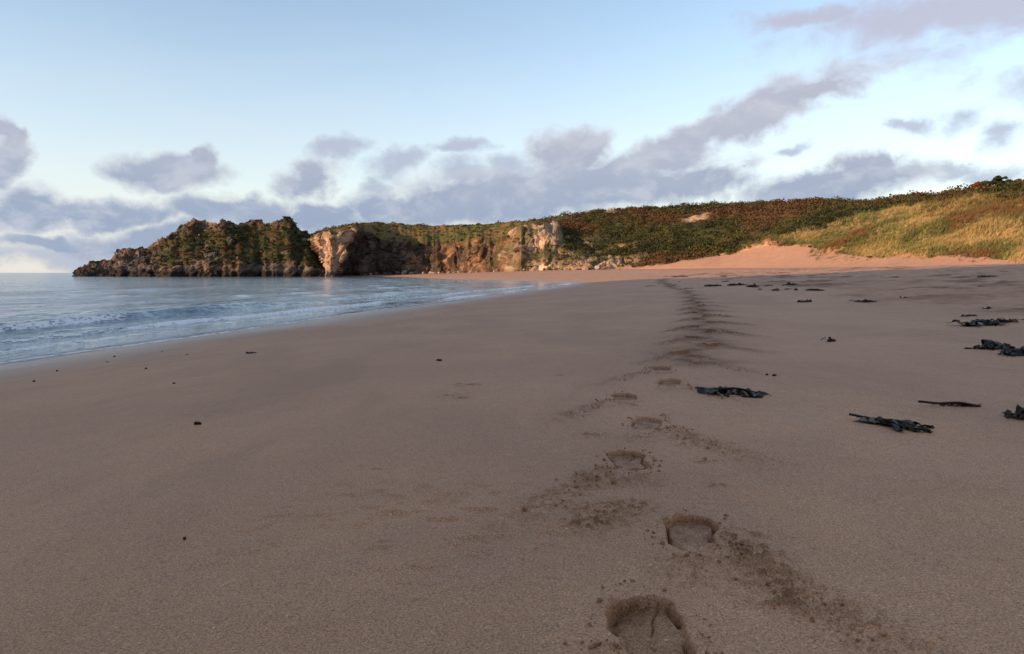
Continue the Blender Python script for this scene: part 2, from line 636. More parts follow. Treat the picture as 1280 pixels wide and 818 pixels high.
# trampled, softer sand between the farther prints
path = np.array([(p[0], p[1]) for p in P[7:]] + trail)
for (ax, ay), (bx, by) in zip(path[:-1], path[1:]):
    q = np.where((np.abs(X - (ax + bx) / 2) < 3.5) & (Yg > min(ay, by) - 3) & (Yg < max(ay, by) + 3))[0]
    ex, ey = bx - ax, by - ay
    t = np.clip(((X[q] - ax) * ex + (Yg[q] - ay) * ey) / (ex * ex + ey * ey), 0, 1)
    dq = np.hypot(X[q] - ax - t * ex, Yg[q] - ay - t * ey)
    m = np.exp(-(dq / .25) ** 2)
    nn = fbm(X[q] * 5, Yg[q] * 4, 6.6, 3)
    Z[q] += .010 * m * nn
    disturbed_shade[q] = np.maximum(disturbed_shade[q], m * np.clip(.72 + .7 * nn, 0, 1))
# beyond the clear prints: a run of small mounds
for (ax, ay), (bx, by) in zip(trail[:-1], trail[1:]):
    for t in np.arange(0, 1, .7 / max(math.hypot(bx - ax, by - ay), .7)):
        cx, cy = ax + (bx - ax) * t + rng.normal(0, .25), ay + (by - ay) * t
        q = np.where((np.abs(X - cx) < .8) & (np.abs(Yg - cy) < .8))[0]
        m = np.exp(-(((X[q] - cx) / .22) ** 2 + ((Yg[q] - cy) / .22) ** 2))
        Z[q] += .06 * m
        disturbed_shade[q] = np.maximum(disturbed_shade[q], .9 * m)

# small animal tracks and crumbs
for (px, py, sz) in [(569, 481.6, .03), (588, 482.6, .045), (563.6, 496, .045), (578, 499, .035), (544, 470, .02),
                     (451, 582.6, .012), (470, 587, .012), (712, 455, .02), (740, 545, .04), (765, 600, .05), (757, 640, .07),
                     (740, 655, .06), (790, 632, .05), (850, 548, .03), (862, 556, .03), (882, 575, .025), (830, 520, .02),
                     (940, 690, .05), (960, 720, .05), (985, 750, .05), (925, 670, .04), (700, 470, .02), (895, 605, .02)]:
    x0, y0, z0 = place(px, py)
    q = np.where((np.abs(X - x0) < .4) & (np.abs(Yg - y0) < .4))[0]
    m = np.exp(-(((X[q] - x0) / (sz * 1.6)) ** 2 + ((Yg[q] - y0) / (sz * 1.6)) ** 2))
    nn = np.clip(fbm(X[q] * 34, Yg[q] * 34, px * .1, 3) + .15, 0, 1.2)
    Z[q] += m * nn * .016
    disturbed_shade[q] = np.maximum(disturbed_shade[q], m * sstep(.1, .5, nn) * .9)
# a thin pale runnel on the right
rx = [place(a, b)[:2] for a, b in ((1140, 560), (1188, 610), (1212, 680), (1238, 745), (1275, 805))]
for (ax, ay), (bx, by) in zip(rx[:-1], rx[1:]):
    q = np.where((np.abs(X - (ax + bx) / 2) < .6) & (np.abs(Yg - (ay + by) / 2) < .9))[0]
    ex, ey = bx - ax, by - ay
    t = np.clip(((X[q] - ax) * ex + (Yg[q] - ay) * ey) / (ex * ex + ey * ey), 0, 1)
    dq = np.hypot(X[q] - ax - t * ex + .008 * noise3(X[q] * 14, Yg[q] * 14, 3), Yg[q] - ay - t * ey)
    m = np.exp(-(dq / .006) ** 2)
    dryf[q] = np.maximum(dryf[q], .4 * m * sstep(-.5, .3, noise3(X[q] * 9, Yg[q] * 9, 5.5)))
    Z[q] += .0015 * m

wet = sstep(3.2, -.2, S + .7 * noise3(X * .2, Yg * .2, 4.4)) * (RR.ravel() < 130)
# sunlit sand farther off is dry
dryf = np.clip(np.maximum(dryf, sstep(26, 36, S) * .95), 0, 1)
V = np.stack([X, Yg, Z], 1)
Q = grid_quads(len(rr), len(az))[:, ::-1]
keep = (S[Q].max(1) > -7)
Q = Q[keep]
N = vnormals(V, Q)
attrs = {"disturbed_shade": disturbed_shade, "wet": wet, "dry": dryf}
fc = V[Q].mean(1)
owner = np.full(len(Q), -1)
for k, (x0, y0, side, turn, dep, hd) in enumerate(P):
    q = np.where((np.abs(fc[:, 0] - x0) < .4) & (np.abs(fc[:, 1] - y0) < .4))[0]
    th = hd * .5 - R(turn)
    dx, dy = fc[q, 0] - x0, fc[q, 1] - y0
    a = dx * math.sin(th) + dy * math.cos(th)
    b = dx * math.cos(th) - dy * math.sin(th)
    w = np.interp(a, [-.17, -.10, -.03, .06, .12, .17], [.050, .060, .054, .070, .066, .045])
    e = np.sqrt((a / .16) ** 2 + (b / w) ** 2)
    e4 = ((np.abs(a) / .16) ** 4 + (np.abs(b) / w) ** 4) ** .25
    owner[q[np.sqrt(e * e4) < 1.28]] = k
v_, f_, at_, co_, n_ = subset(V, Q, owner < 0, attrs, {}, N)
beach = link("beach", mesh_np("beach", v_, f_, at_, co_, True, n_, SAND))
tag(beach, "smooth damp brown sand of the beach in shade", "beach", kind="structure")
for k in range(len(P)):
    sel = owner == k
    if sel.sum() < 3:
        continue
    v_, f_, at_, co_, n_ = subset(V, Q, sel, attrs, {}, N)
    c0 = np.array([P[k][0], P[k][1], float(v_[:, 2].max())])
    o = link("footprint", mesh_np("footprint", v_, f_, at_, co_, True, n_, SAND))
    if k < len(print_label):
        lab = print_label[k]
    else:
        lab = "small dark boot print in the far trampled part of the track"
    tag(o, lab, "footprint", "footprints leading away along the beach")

# loose crumbs of sand kicked out beside the prints
_t = (1 + 5 ** .5) / 2
ICO = np.array([(-1, _t, 0), (1, _t, 0), (-1, -_t, 0), (1, -_t, 0), (0, -1, _t), (0, 1, _t), (0, -1, -_t), (0, 1, -_t), (_t, 0, -1), (_t, 0, 1),
                (-_t, 0, -1), (-_t, 0, 1)]) / 1.9
ICF = np.array([(0, 11, 5), (0, 5, 1), (0, 1, 7), (0, 7, 10), (0, 10, 11), (1, 5, 9), (5, 11, 4), (11, 10, 2), (10, 7, 6), (7, 1, 8), (3, 9, 4),
                (3, 4, 2), (3, 2, 6), (3, 6, 8), (3, 8, 9), (4, 9, 5), (2, 4, 11), (6, 2, 10), (8, 6, 7), (9, 8, 1)])
cv_, cf_ = [], []
lr = np.random.default_rng(21)
for k in range(10):
    x0, y0, side, turn, dep, hd = P[k]
    th = hd * .5 - R(turn)
    for j in range(150 if k < 4 else 70):
        if lr.random() < .62:                        # fan thrown outward and back
            a = -.55 * lr.random() ** 1.4 - .05
            b = side * (.10 + .5 * max(-a - .1, 0) + lr.normal(0, .045))
        else:                                        # round the rim
            q = lr.uniform(0, 6.28)
            f_ = lr.uniform(1.03, 1.5)
            a, b = .165 * f_ * math.sin(q), .085 * f_ * math.cos(q)
        r0 = .0018 + .0065 * lr.random() ** 3.2
        cx, cy = x0 + a * math.sin(th) + b * math.cos(th), y0 + a * math.cos(th) - b * math.sin(th)
        cv_.append(ICO * r0 * lr.uniform(.6, 1.3, (12, 3)) + np.array([cx, cy, 0]))
        cf_.append(ICF + 12 * len(cf_))
cv_ = np.array(cv_)
mid_ = cv_.mean(1)
# height of the modelled sand: nearest beach vertex
ia = np.clip(np.searchsorted(az, np.arctan2(mid_[:, 0], mid_[:, 1])), 0, len(az) - 1)
ir = np.clip(np.searchsorted(rr, np.hypot(mid_[:, 0], mid_[:, 1])), 0, len(rr) - 1)
cv_[:, :, 2] += Z.reshape(len(rr), len(az))[ir, ia][:, None] + .0008
cv_ = cv_.reshape(-1, 3)
o = link("sand_crumbs", mesh_np("sand_crumbs", cv_, np.concatenate(cf_), {"disturbed_shade": np.full(len(cv_), .6), "wet": np.zeros(len(cv_)), "dry": np.zeros(len(cv_))},
                                None, False, None, SAND))
tag(o, "loose crumbs of damp sand kicked out beside the footprints", "sand", kind="stuff")

# ------------------------------------------------------------------ sea
azw = np.concatenate([np.radians(np.arange(-100, -42, 2.0)), np.arange(R(-42), R(12), .0022)])
rw = []
r_ = 5.0
while r_ < 50:
    rw.append(r_)
    r_ *= 1.0042
while r_ < 320:
    rw.append(r_)
    r_ *= 1.0075
while r_ < 9000:
    rw.append(r_)
    r_ *= 1.05
rw = np.array(rw)
A, RR = np.meshgrid(azw, rw)
X = (RR * np.sin(A)).ravel()
Yg = (RR * np.cos(A)).ravel()
rad = RR.ravel()
S = sdf_land(X, Yg)
off = -S                                            # metres offshore
wob = .55 * noise3(Yg * .11, X * .05, 3.3) + .25 * noise3(Yg * .35, X * .1, 6.3)
Zw = np.zeros(len(X))
foam = np.zeros(len(X))
fade = sstep(200, 60, rad)


def crest(w0, amp, front, back, y0, y1, soft, foam_y=None, foam_amt=1.0, wobk=1.0, sd=1.0):
    global Zw, foam
    env = sstep(y0 - soft, y0 + soft, Yg) * sstep(y1 + soft, y1 - soft, Yg)
    env = env * (.75 + .5 * noise3(Yg * .18 + sd * 7, sd * 3.1, .5))
    d = off - (w0 + wob * wobk + .5 * noise3(Yg * .09 + sd * 11, sd, 2.5))
    prof = np.where(d < 0, np.exp(-(d / front) ** 2), np.exp(-(d / back) ** 2))
    Zw = Zw + amp * env * prof
    if foam_y:
        fe = sstep(foam_y[0] - 2, foam_y[0] + 2, Yg) * sstep(foam_y[1] + 3, foam_y[1] - 3, Yg)
        f = fe * env * (np.exp(-((d + front * .7) / (front * 1.4)) ** 2)) * foam_amt
        foam = np.maximum(foam, f)


# the breaking wave at the left, its lower continuation, and the swash lines in front of it
crest(4.6, .22, .28, 1.5, 6, 31, 4, (2, 20), .78, 1, 1.0)
crest(4.3, .055, .3, 1.0, 6, 60, 6, (21, 40), .4, 1, 1.0)
crest(5.6, .07, .25, .8, 20, 46, 4, None, 0, 1.3, 11.0)
crest(3.4, .06, .2, .7, 14, 30, 3, (14, 30), .4, 1.2, 12.0)
crest(10.5, .08, .4, 1.2, 40, 90, 8, None, 0, 1.6, 13.0)
crest(2.5, .085, .18, .8, 9, 34, 4, (10, 40), .85, .8, 2.0)
crest(1.5, .05, .15, .6, 4, 26, 4, (5, 28), .7, .7, 3.0)
crest(3.2, .07, .22, .8, 26, 72, 6, (26, 74), .85, .9, 4.0)
crest(6.6, .10, .35, 1.1, 26, 70, 6, None, 0, 1, 5.0)
crest(8.5, .12, .5, 1.6, 16, 60, 8, None, 0, 1.4, 6.0)
crest(13.0, .12, .8, 2.2, 30, 100, 12, None, 0, 2, 7.0)
crest(19.0, .14, 1.2, 3.0, 20, 120, 12, None, 0, 2.5, 8.0)
crest(28.0, .14, 1.6, 4.0, 30, 160, 20, None, 0, 3, 9.0)
crest(1.2, .04, .15, .5, 30, 80, 6, (30, 85), .8, .6, 10.0)
# swash edge
edge = np.exp(-((off - .12 - .1 * wob) / .16) ** 2)
foam = np.maximum(foam, .62 * edge * (rad < 110))
foam = np.maximum(foam, .75 * np.exp(-(np.hypot(X - 5.5, Yg - 80) / 9.0) ** 2) * sstep(3.0, .2, off))
foam = np.maximum(foam, .28 * sstep(4.5, 1.0, off) * (rad < 90))
calm = .35 + .65 * sstep(0, 4, off)
Zw += fade * calm * (.016 * fbm(X * 1.3, Yg * .5, 1.5, 3) + .035 * noise3(X * .35 + .06 * Yg, Yg * .11, 4.5))
Zw += .02 * fade * np.clip(fbm(X * 4, Yg * 4, 8.8, 3), 0, 1) * sstep(.3, .8, foam)
# still water thins out to a film on the swash slope
Zw = np.where(off < .3, Zw * sstep(-.4, .3, off) + .004, Zw + .004)
zb = zbeach(X, Yg)
depth = Zw - zb
Vw = np.stack([X, Yg, Zw], 1)
Qw = grid_quads(len(rw), len(azw))[:, ::-1]
Qw = Qw[(S[Qw].min(1) < .7)]
used, inv = np.unique(Qw.ravel(), return_inverse=True)
sea = link("sea", mesh_np("sea", Vw[used], inv.reshape(-1, 4),
                          {"foam": foam[used], "depth": depth[used], "far": sstep(60, 250, rad[used])}, None, True, None, WATER))
tag(sea, "calm pale blue sea with one small breaking wave", "sea", kind="structure")

# ------------------------------------------------------------------ headland
sky_h = np.array([(90, 348), (94, 344.7), (99, 337), (111, 331.6), (127, 329), (144, 323.8), (147, 314), (161, 311), (180, 309),
                  (186, 311), (197, 304), (214, 295), (225, 290), (230, 281), (242, 278), (267, 279), (280, 277.5), (292, 280),
                  (308, 277), (320, 275), (330, 279), (349, 278), (356, 273), (364, 269.5), (370, 280), (375, 288), (386, 291.6),
                  (395.6, 302.5), (405, 318), (411, 334), (416, 345), (420, 349)])
pxs = np.arange(90, 420.5, .75)
top_y = np.interp(pxs, sky_h[:, 0], sky_h[:, 1])
ridge_d = 252 + 5 * noise3(pxs * .03, 0, 1)
foot_d = 233 + 4 * fbm(pxs * .035, 0, 5, 3) - 5 * np.exp(-((pxs - 250) / 60) ** 2) - 3 * sstep(370, 396, pxs)
sx, _ = ray(pxs, HOR)
_, szt = ray(pxs, top_y)
ztop = np.maximum(EYE + szt * ridge_d, -1.0)
tt = np.concatenate([np.linspace(0, .22, 40), np.linspace(.22, 1.55, 105)[1:]])
nt_ = len(tt)
PX, T = np.meshgrid(pxs, tt)
ZT, RD, FD = [np.broadcast_to(a, PX.shape) for a in (ztop, ridge_d, foot_d)]
# front: sea cliff for the lowest third, vegetated slope, craggy top
pf = np.interp(T, [0, .06, .2, .5, .8, 1.0, 1.2, 1.55], [-.12, .04, .25, .52, .80, 1.0, .62, -.25])
df = np.interp(T, [0, .06, .2, .5, .8, 1.0, 1.2, 1.55], [0, .02, .12, .50, .84, 1.0, 1.35, 1.9])
D = FD + (RD - FD) * df
zz = np.where(pf > 0, ZT * pf, 8 * pf)
HX = np.broadcast_to(sx, PX.shape) * D
V = np.stack([HX, D, zz], -1).reshape(-1, 3)
Q = grid_quads(nt_, len(pxs))[:, ::-1]
N0 = vnormals(V, Q)
x, y, z = V.T
hn = np.clip(z / np.maximum(ZT.ravel(), 1), 0, 1.2)
veg = sstep(.2, .32, hn + .18 * fbm(x * .12, y * .12, z * .2, 3)) * sstep(.95, .80, hn + .14 * fbm(x * .2, z * .2, 3.3, 3))
veg *= sstep(180, 212, PX.ravel() + 20 * fbm(x * .15, z * .3, 1.2, 2))
veg = np.maximum(veg, sstep(345, 360, PX.ravel()) * sstep(.25, .4, hn) * .9)
spots = sstep(.5, .66, fbm(x * .22 + 5, y * .22, z * .3, 3))
veg *= 1 - .9 * spots
f1, f2, cid = worley(x * .28 + .12 * z, y * .28, z * .33 - .1 * x)
g1, g2, cid2 = worley(x * .7, y * .7, z * .8 - .2 * x)
rk = 1 - veg
topk = sstep(.8, 1.0, hn)
disp = rk * (.55 + .75 * sstep(.15, .4, hn)) * (1.7 * (cid - .5) + .55 * (cid2 - .5) + .8 * ridged(x * .16, y * .16, z * .3 + .1 * x, 3) - .5) \
    + veg * (.5 * fbm(x * .35, y * .35, z * .35, 4))
sv = -.72 * x + .69 * z + 1.5 * fbm(x * .08, y * .08, z * .08, 2)
stra = noise3(sv * .55, y * .03, 1.0) + .6 * noise3(sv * 1.3, y * .05, 5.0)
disp += rk * .9 * stra
disp *= sstep(-1.0, 1.2, z) * .8 + .2
V2 = V + N0 * disp[:, None]
V2[:, 2] += topk * (.8 * (cid2 - .5) + .9 * (cid - .5) + .5 * ridged(x * .3, y * .2, 1.0, 2) - .2) * sstep(2, 8, ZT.ravel())
# colours
brown = np.array([.15, .098, .062])
grey = np.array([.12, .102, .088])
pale = np.array([.30, .22, .155])
m = sstep(-.3, .3, fbm(x * .1, y * .1, z * .25, 3))
rockc = brown * (1 - m[:, None]) + grey * m[:, None]
rockc = rockc * (.6 + .7 * cid2[:, None]) * (1 + .55 * stra[:, None])
rockc = rockc * (1 - .3 * spots[:, None]) + pale * .3 * spots[:, None]
green = np.array([.028, .036, .011])
olive = np.array([.05, .045, .014])
rust = np.array([.07, .035, .014])
m2 = sstep(-.2, .4, fbm(x * .14, y * .14, z * .14 + 8, 3))[:, None]
m3 = sstep(.12, .4, fbm(x * .2, y * .2, z * .2 + 3, 3))[:, None]
vegc = (green * (1 - m2) + olive * m2) * (1 - .6 * m3) + rust * .6 * m3
colr = rockc * (1 - veg[:, None]) + vegc * veg[:, None]
tide = sstep(2.6, 1.1, z + .8 * fbm(x * .3, y * .3, 2, 2))[:, None]
colr = colr * (1 - tide) + np.array([.022, .019, .016]) * tide
headland = link("headland", mesh_np("headland", V2, Q, None, {"Col": np.clip(colr, .008, 1)}, False, None, ROCK))
tag(headland, "dark craggy headland sloping down into the sea", "headland", kind="structure")
HV, HN, HVEG = V2, N0, veg

# ------------------------------------------------------------------ cliff, hillside and dunes behind the beach: one landform
#        px    sky y  sky d  edge y edge d foot d
land = np.array([
    (376, 297, 264, 315, 258, 255),
    (388, 293, 258, 300, 246, 238),
    (398, 290, 254, 294, 239, 230),
    (412, 287, 254, 291, 237, 228),
    (430, 283, 257, 287, 239, 230),
    (446, 279.5, 262, 283, 242, 234),
    (456, 279, 270, 287, 254, 252),
    (470, 279.5, 276, 295, 260, 255),
    (490, 281, 282, 303, 260, 253),
    (520, 281.5, 286, 306, 258, 248),
    (550, 282, 285, 305, 252, 241),
    (580, 281.5, 280, 302, 246, 235),
    (606, 281, 275, 299, 240, 226),
    (626, 280, 268, 296, 234, 222),
    (637, 279, 262, 292, 222, 210),
    (650, 277.5, 258, 286, 218, 205),
    (672, 275, 255, 283, 218, 203),
    (695, 272, 255, 283, 222, 200),
    (712, 269, 255, 300, 218, 196),
    (740, 265.5, 255, 310, 213, 191),
    (770, 263, 252, 312, 208, 187),
    (800, 261.5, 250, 308, 205, 183),
    (830, 259, 247, 302, 203, 176),
    (860, 257.5, 243, 302, 198, 168),
    (900, 257, 238, 303, 190, 156),
    (940, 255, 230, 300, 176, 142),
    (980, 253.5, 222, 292, 165, 130),
    (1020, 253, 212, 291, 154, 120),
    (1060, 253, 202, 290, 144, 112),
    (1090, 254, 194, 288, 137, 107),
    (1110, 251.5, 180, 286, 132, 103),
    (1160, 245.5, 160, 282, 122, 96),
    (1210, 238.5, 148, 278, 112, 89),
    (1250, 234, 140, 274, 106, 83),
    (1285, 231, 134, 272, 100, 78),
    (1360, 224, 124, 268, 92, 70),
    (1500, 212, 112, 262, 80, 60),
    (1800, 190, 96, 250, 66, 50),
    (2300, 160, 80, 240, 54, 40)])
pxs = np.concatenate([np.arange(376, 1330, .95), np.arange(1330, 2300, 5.0)])
sm = lambda k: np.interp(pxs, land[:, 0], land[:, k])


def smooth1(a, n):
    k = np.hanning(n + 2)[1:-1]
    return np.convolve(np.pad(a, n // 2, 'edge'), k / k.sum(), 'valid')[:len(a)]


sky_y, sky_d, ed_y, ed_d, ft_d = [smooth1(sm(k), n) for k, n in ((1, 9), (2, 15), (3, 9), (4, 9), (5, 9))]
cl = sstep(720, 690, pxs)                           # rock cliffs for px < 700
gul = fbm(pxs * .075, 0, 3.3, 3) * sstep(500, 530, pxs) * sstep(642, 632, pxs)
ed_d = ed_d + cl * (3.0 * fbm(pxs * .06, 0, 1.2, 3)) + 2.6 * gul
ft_d = ft_d + cl * (2.2 * fbm(pxs * .05, 0, 7.2, 3)) + 3.4 * smooth1(gul, 21)
ed_y = ed_y + cl * 3.0 * fbm(pxs * .05, 0, 9.2, 3)
sx, _ = ray(pxs, HOR)
z_sky = EYE + ray(pxs, sky_y)[1] * sky_d
z_ed = EYE + ray(pxs, ed_y)[1] * ed_d
zf = zbeach(sx * ft_d, ft_d) - .45 - 2.2 * cl
zf = np.where(pxs < 455, np.minimum(zf, -.5), zf)
tk = np.concatenate([np.linspace(0, 1, 95), np.linspace(1, 2, 80)[1:], np.linspace(2, 3, 16)[1:]])
PX, T = np.meshgrid(pxs, tk)
nn_ = (len(tk), len(pxs))
bc = lambda a: np.broadcast_to(a, nn_)
CL = bc(cl)
t0 = np.clip(T, 0, 1)
t1 = np.clip(T - 1, 0, 1)
t2 = np.clip(T - 2, 0, 1)
# below the edge: cliffs are convex and steep; dunes start gently (concave)
dun = bc(sstep(800, 960, pxs))
t0z = t0 * (1 - dun) + dun * (t0 ** 1.35)
t0z = t0z * (1 - CL) + CL * (1 - (1 - t0) ** 1.25)
t1z = 1 - (1 - t1) ** 1.35
D = bc(ft_d) + (bc(ed_d) - bc(ft_d)) * t0 + (bc(sky_d) - bc(ed_d)) * t1 + 70 * t2
pc_ = 414 + 34 * t0
pl_ = 413 - 25 * t0
D = D + (np.maximum(262, D) - D) * sstep(pl_, pl_ - 5, PX) * (T <= 1) * (1 - t0 ** 10)
D = D + (np.maximum(251 + 4 * t0, D) - D) * sstep(pc_, pc_ + 11, PX) * (PX < 462) * (T <= 1) * (1 - t0 ** 8)
zz = bc(zf) + (bc(z_ed) - bc(zf)) * t0z + (bc(z_sky) - bc(z_ed)) * t1z - 3.0 * t2 ** 1.5
V = np.stack([bc(sx) * D, D, zz], -1).reshape(-1, 3)
Q = grid_quads(len(tk), len(pxs))[:, ::-1]
N0 = vnormals(V, Q)
x, y, z = V.T
pxv, tv = PX.ravel(), T.ravel()
pyv = (HOR - (z - EYE) / y * FPX)
clv = CL.ravel()
# sand line (photo rows) and the marram / scrub boundary
sand_y = np.interp(pxv, [640, 700, 740, 800, 850, 900, 925, 960, 1000, 1040, 1080, 1150, 1280, 1400], [342, 340, 337, 333.5, 327, 319, 313, 307, 307.5, 314, 321, 321.5, 322, 322])
wv = 3.0 * fbm(x * .12, y * .12, 3.0, 4)
sandm = sstep(-1.5, 2.0, pyv - sand_y + wv * (pxv > 900) + .6 * wv)
mar_y = np.interp(pxv, [900, 930, 960, 1000, 1040, 1070, 1100, 1130, 1170, 1230, 1300, 2300], [330, 309, 302, 294, 283, 272, 262, 256, 252, 250, 244, 230])
marr = sstep(-3, 4, pyv - mar_y + 1.6 * wv) * (pxv > 905) * (1 - sandm)
rockf = clv * sstep(1.02, .95, tv + .05 * fbm(x * .15, z * .2, 1.0, 3))
# tan rock showing through low on the slope between the cliff and the sand
low = sstep(690, 712, pxv) * sstep(840, 775, pxv) * sstep(314, 325, pyv + 6 * fbm(x * .1, z * .2, 6.1, 3))
outc = sstep(.08, .3, fbm(x * .09 + .07 * z, y * .09, z * .12, 4)) * sstep(690, 712, pxv) * sstep(845, 770, pxv) * sstep(290, 312, pyv)
low = np.maximum(low, outc)
rockf = np.maximum(rockf * sstep(715, 690, pxv), low * (1 - sandm))
# green tongue on top of the pale buttress
bt = sstep(.1, .3, fbm(x * .13 + 3, y * .13, z * .16, 4)) * sstep(500, 640, pxv) * .75
bt = np.maximum(bt, sstep(308, 316, pyv + 4 * wv) * sstep(650, 662, pxv) * sstep(332, 322, pyv + 2 * wv) * .9 * (pxv < 760))
vegr = rockf * bt
f1, f2, cid = worley(x * .2 + .1 * z, y * .2, z * .16 - .08 * x)
g1, g2, cid2 = worley(x * .55, y * .55, z * .5 - .2 * x)
disp = rockf * (1 - .7 * bt) * (2.4 * fbm(x * .07 + .06 * z, y * .07, z * .09, 3) * sstep(455, 520, pxv) + 1.7 * (cid - .5) + .7 * (cid2 - .5) + 1.1 * ridged(x * .11 + .05 * z, y * .11, z * .10, 3) - .6)
scrubm = (1 - rockf) * (1 - sandm) * (1 - marr)
sv = -.78 * x + .62 * z + 1.8 * fbm(x * .07, y * .07, z * .07, 2)
stra = noise3(sv * .5, y * .03, 1.0) + .6 * noise3(sv * 1.2, y * .05, 5.0)
disp += rockf * (1 - .7 * bt) * 1.0 * stra
disp += scrubm * (.9 * fbm(x * .09, y * .09, z * .09, 3) + .45 * fbm(x * .4, y * .4, z * .4, 3)) * sstep(2.9, 1.8, tv)
disp += marr * (1.6 * fbm(x * .05 + .03 * z, y * .05, z * .1, 3) + .55 * fbm(x * .22, y * .22, z * .25, 3) + .12 * fbm(x * .9, y * .9, z, 2))
disp += sandm * (.25 * fbm(x * .06, y * .06, 2.2, 3)) * sstep(0, .15, tv)
V2 = V + N0 * disp[:, None]
# ---- colours of the ground itself
cc = lambda *a: np.array(a)
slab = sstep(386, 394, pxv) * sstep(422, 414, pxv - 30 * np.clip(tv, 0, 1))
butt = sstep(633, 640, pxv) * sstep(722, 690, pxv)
n_a = fbm(x * .12 + .1 * z, y * .12, z * .1, 4)
n_b = fbm(x * .3, y * .3, z * .3, 3)
mix3 = lambda a, b, f: a * (1 - f[:, None]) + b * f[:, None]
rockc = mix3(np.tile(cc(.085, .06, .04), (len(x), 1)), cc(.24, .14, .08), sstep(-.1, .45, n_a))
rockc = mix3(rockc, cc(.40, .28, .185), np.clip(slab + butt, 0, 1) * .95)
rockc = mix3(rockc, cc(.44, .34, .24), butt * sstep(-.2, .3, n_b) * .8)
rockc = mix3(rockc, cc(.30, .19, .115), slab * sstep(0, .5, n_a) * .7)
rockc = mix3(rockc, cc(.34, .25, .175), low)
rockc = mix3(rockc, cc(.07, .055, .045), sstep(414, 422, pxv - 30 * np.clip(tv, 0, 1)) * sstep(530, 495, pxv) * .85)  # dark rock tone, also painting the shade in the recess beside the slab
rockc = rockc * (.65 + .65 * cid2[:, None]) * (1 + .5 * stra[:, None])
rockc = mix3(rockc, cc(.06, .06, .02), vegr)
tide = sstep(2.0, .9, z) * (pxv < 520)
rockc = mix3(rockc, cc(.02, .018, .016), tide)
grassc = mix3(np.tile(cc(.085, .085, .022), (len(x), 1)), cc(.14, .10, .032), sstep(-.2, .4, fbm(x * .05, y * .05, 4.0, 3)))
zone = fbm(x * .03 + .02 * z, y * .03, z * .06, 5, .6)
scrubc = mix3(np.tile(cc(.04, .045, .014), (len(x), 1)), cc(.085, .05, .02), sstep(-.25, .35, zone))
soil = mix3(scrubc, grassc, sstep(735, 690, pxv))
bare = np.exp(-(((pxv - 872) / 22) ** 2 + ((pyv - 272 + (pxv - 872) * .25) / 4.5) ** 2)) + np.exp(-(((pxv - 762) / 12) ** 2 + ((pyv - 266) / 2.5) ** 2))
bare = sstep(.3, .7, bare + .3 * n_b)
soil = mix3(soil, cc(.38, .27, .16), bare)
sandc = cc(.40, .238, .152)
marc = mix3(np.tile(cc(.25, .18, .075), (len(x), 1)), cc(.14, .125, .04), sstep(-.1, .4, fbm(x * .08, y * .08, z * .1, 3)))
marc = mix3(marc, cc(.40, .25, .15), sstep(.25, .55, fbm(x * .13 + 4, y * .13, z * .2, 3)) * .8)
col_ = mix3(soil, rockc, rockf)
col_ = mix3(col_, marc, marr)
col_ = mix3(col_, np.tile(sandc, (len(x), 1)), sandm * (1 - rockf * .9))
N2 = vnormals(V2, Q)
cls = np.where((sandm + marr)[Q].mean(1) > .5, 2, np.where((pxv[Q].mean(1) < 712) | (rockf[Q].mean(1) > .5), 0, 1))
for k, (nm, lab, mt, sm_) in enumerate((("cliff", "sunlit brown and tan sea cliff with a green grassy top", ROCK, False),
                                        ("hillside", "hillside covered in dark green and rust coloured scrub", SOIL, True),
                                        ("dune", "golden grassy dune above a slope of bare pink sand", DUNE, True))):
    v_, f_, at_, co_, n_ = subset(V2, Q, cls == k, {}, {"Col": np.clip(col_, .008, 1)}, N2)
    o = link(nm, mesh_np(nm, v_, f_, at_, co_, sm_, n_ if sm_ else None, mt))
    tag(o, lab, nm, kind="structure")

# ------------------------------------------------------------------ scrub and marram (uncountable cover)
def leaf_cloud(C, Rad, cols, M, size, flat=.75):
    """M small leaf quads on and in each ellipsoid"""
    n = len(C)
    d = rng.normal(size=(n, M, 3))
    d /= np.linalg.norm(d, axis=2)[..., None]
    d[..., 2] = np.abs(d[..., 2]) * 1.0 - .15
    rad = Rad[:, None, None] * (rng.uniform(.45, 1.12, (n, M, 1)) ** .6)
    p = C[:, None, :] + d * rad * np.array([1, 1, flat])
    nrm = d + .55 * rng.normal(size=(n, M, 3))
    nrm /= np.linalg.norm(nrm, axis=2)[..., None]
    u = np.cross(nrm, rng.normal(size=(n, M, 3)))
    u /= np.linalg.norm(u, axis=2)[..., None] + 1e-9
    w = np.cross(nrm, u)
    s = size * rng.uniform(.6, 1.4, (n, M, 1)) * (.7 + .3 * Rad[:, None, None])
    q = np.stack([p - u * s - w * s * .55, p + u * s - w * s * .55, p + u * s * .8 + w * s * .6, p - u * s * .8 + w * s * .6], 2)
    Vq = q.reshape(-1, 3)
    F = np.arange(len(Vq)).reshape(-1, 4)
    c = np.repeat(cols[:, None, :] * rng.uniform(.7, 1.35, (n, M, 1)), 4, axis=1).reshape(-1, 3)
    return Vq, F, c


def pick(weight, n):
    w = np.clip(weight, 0, None)
    return rng.choice(len(w), n, p=w / w.sum())


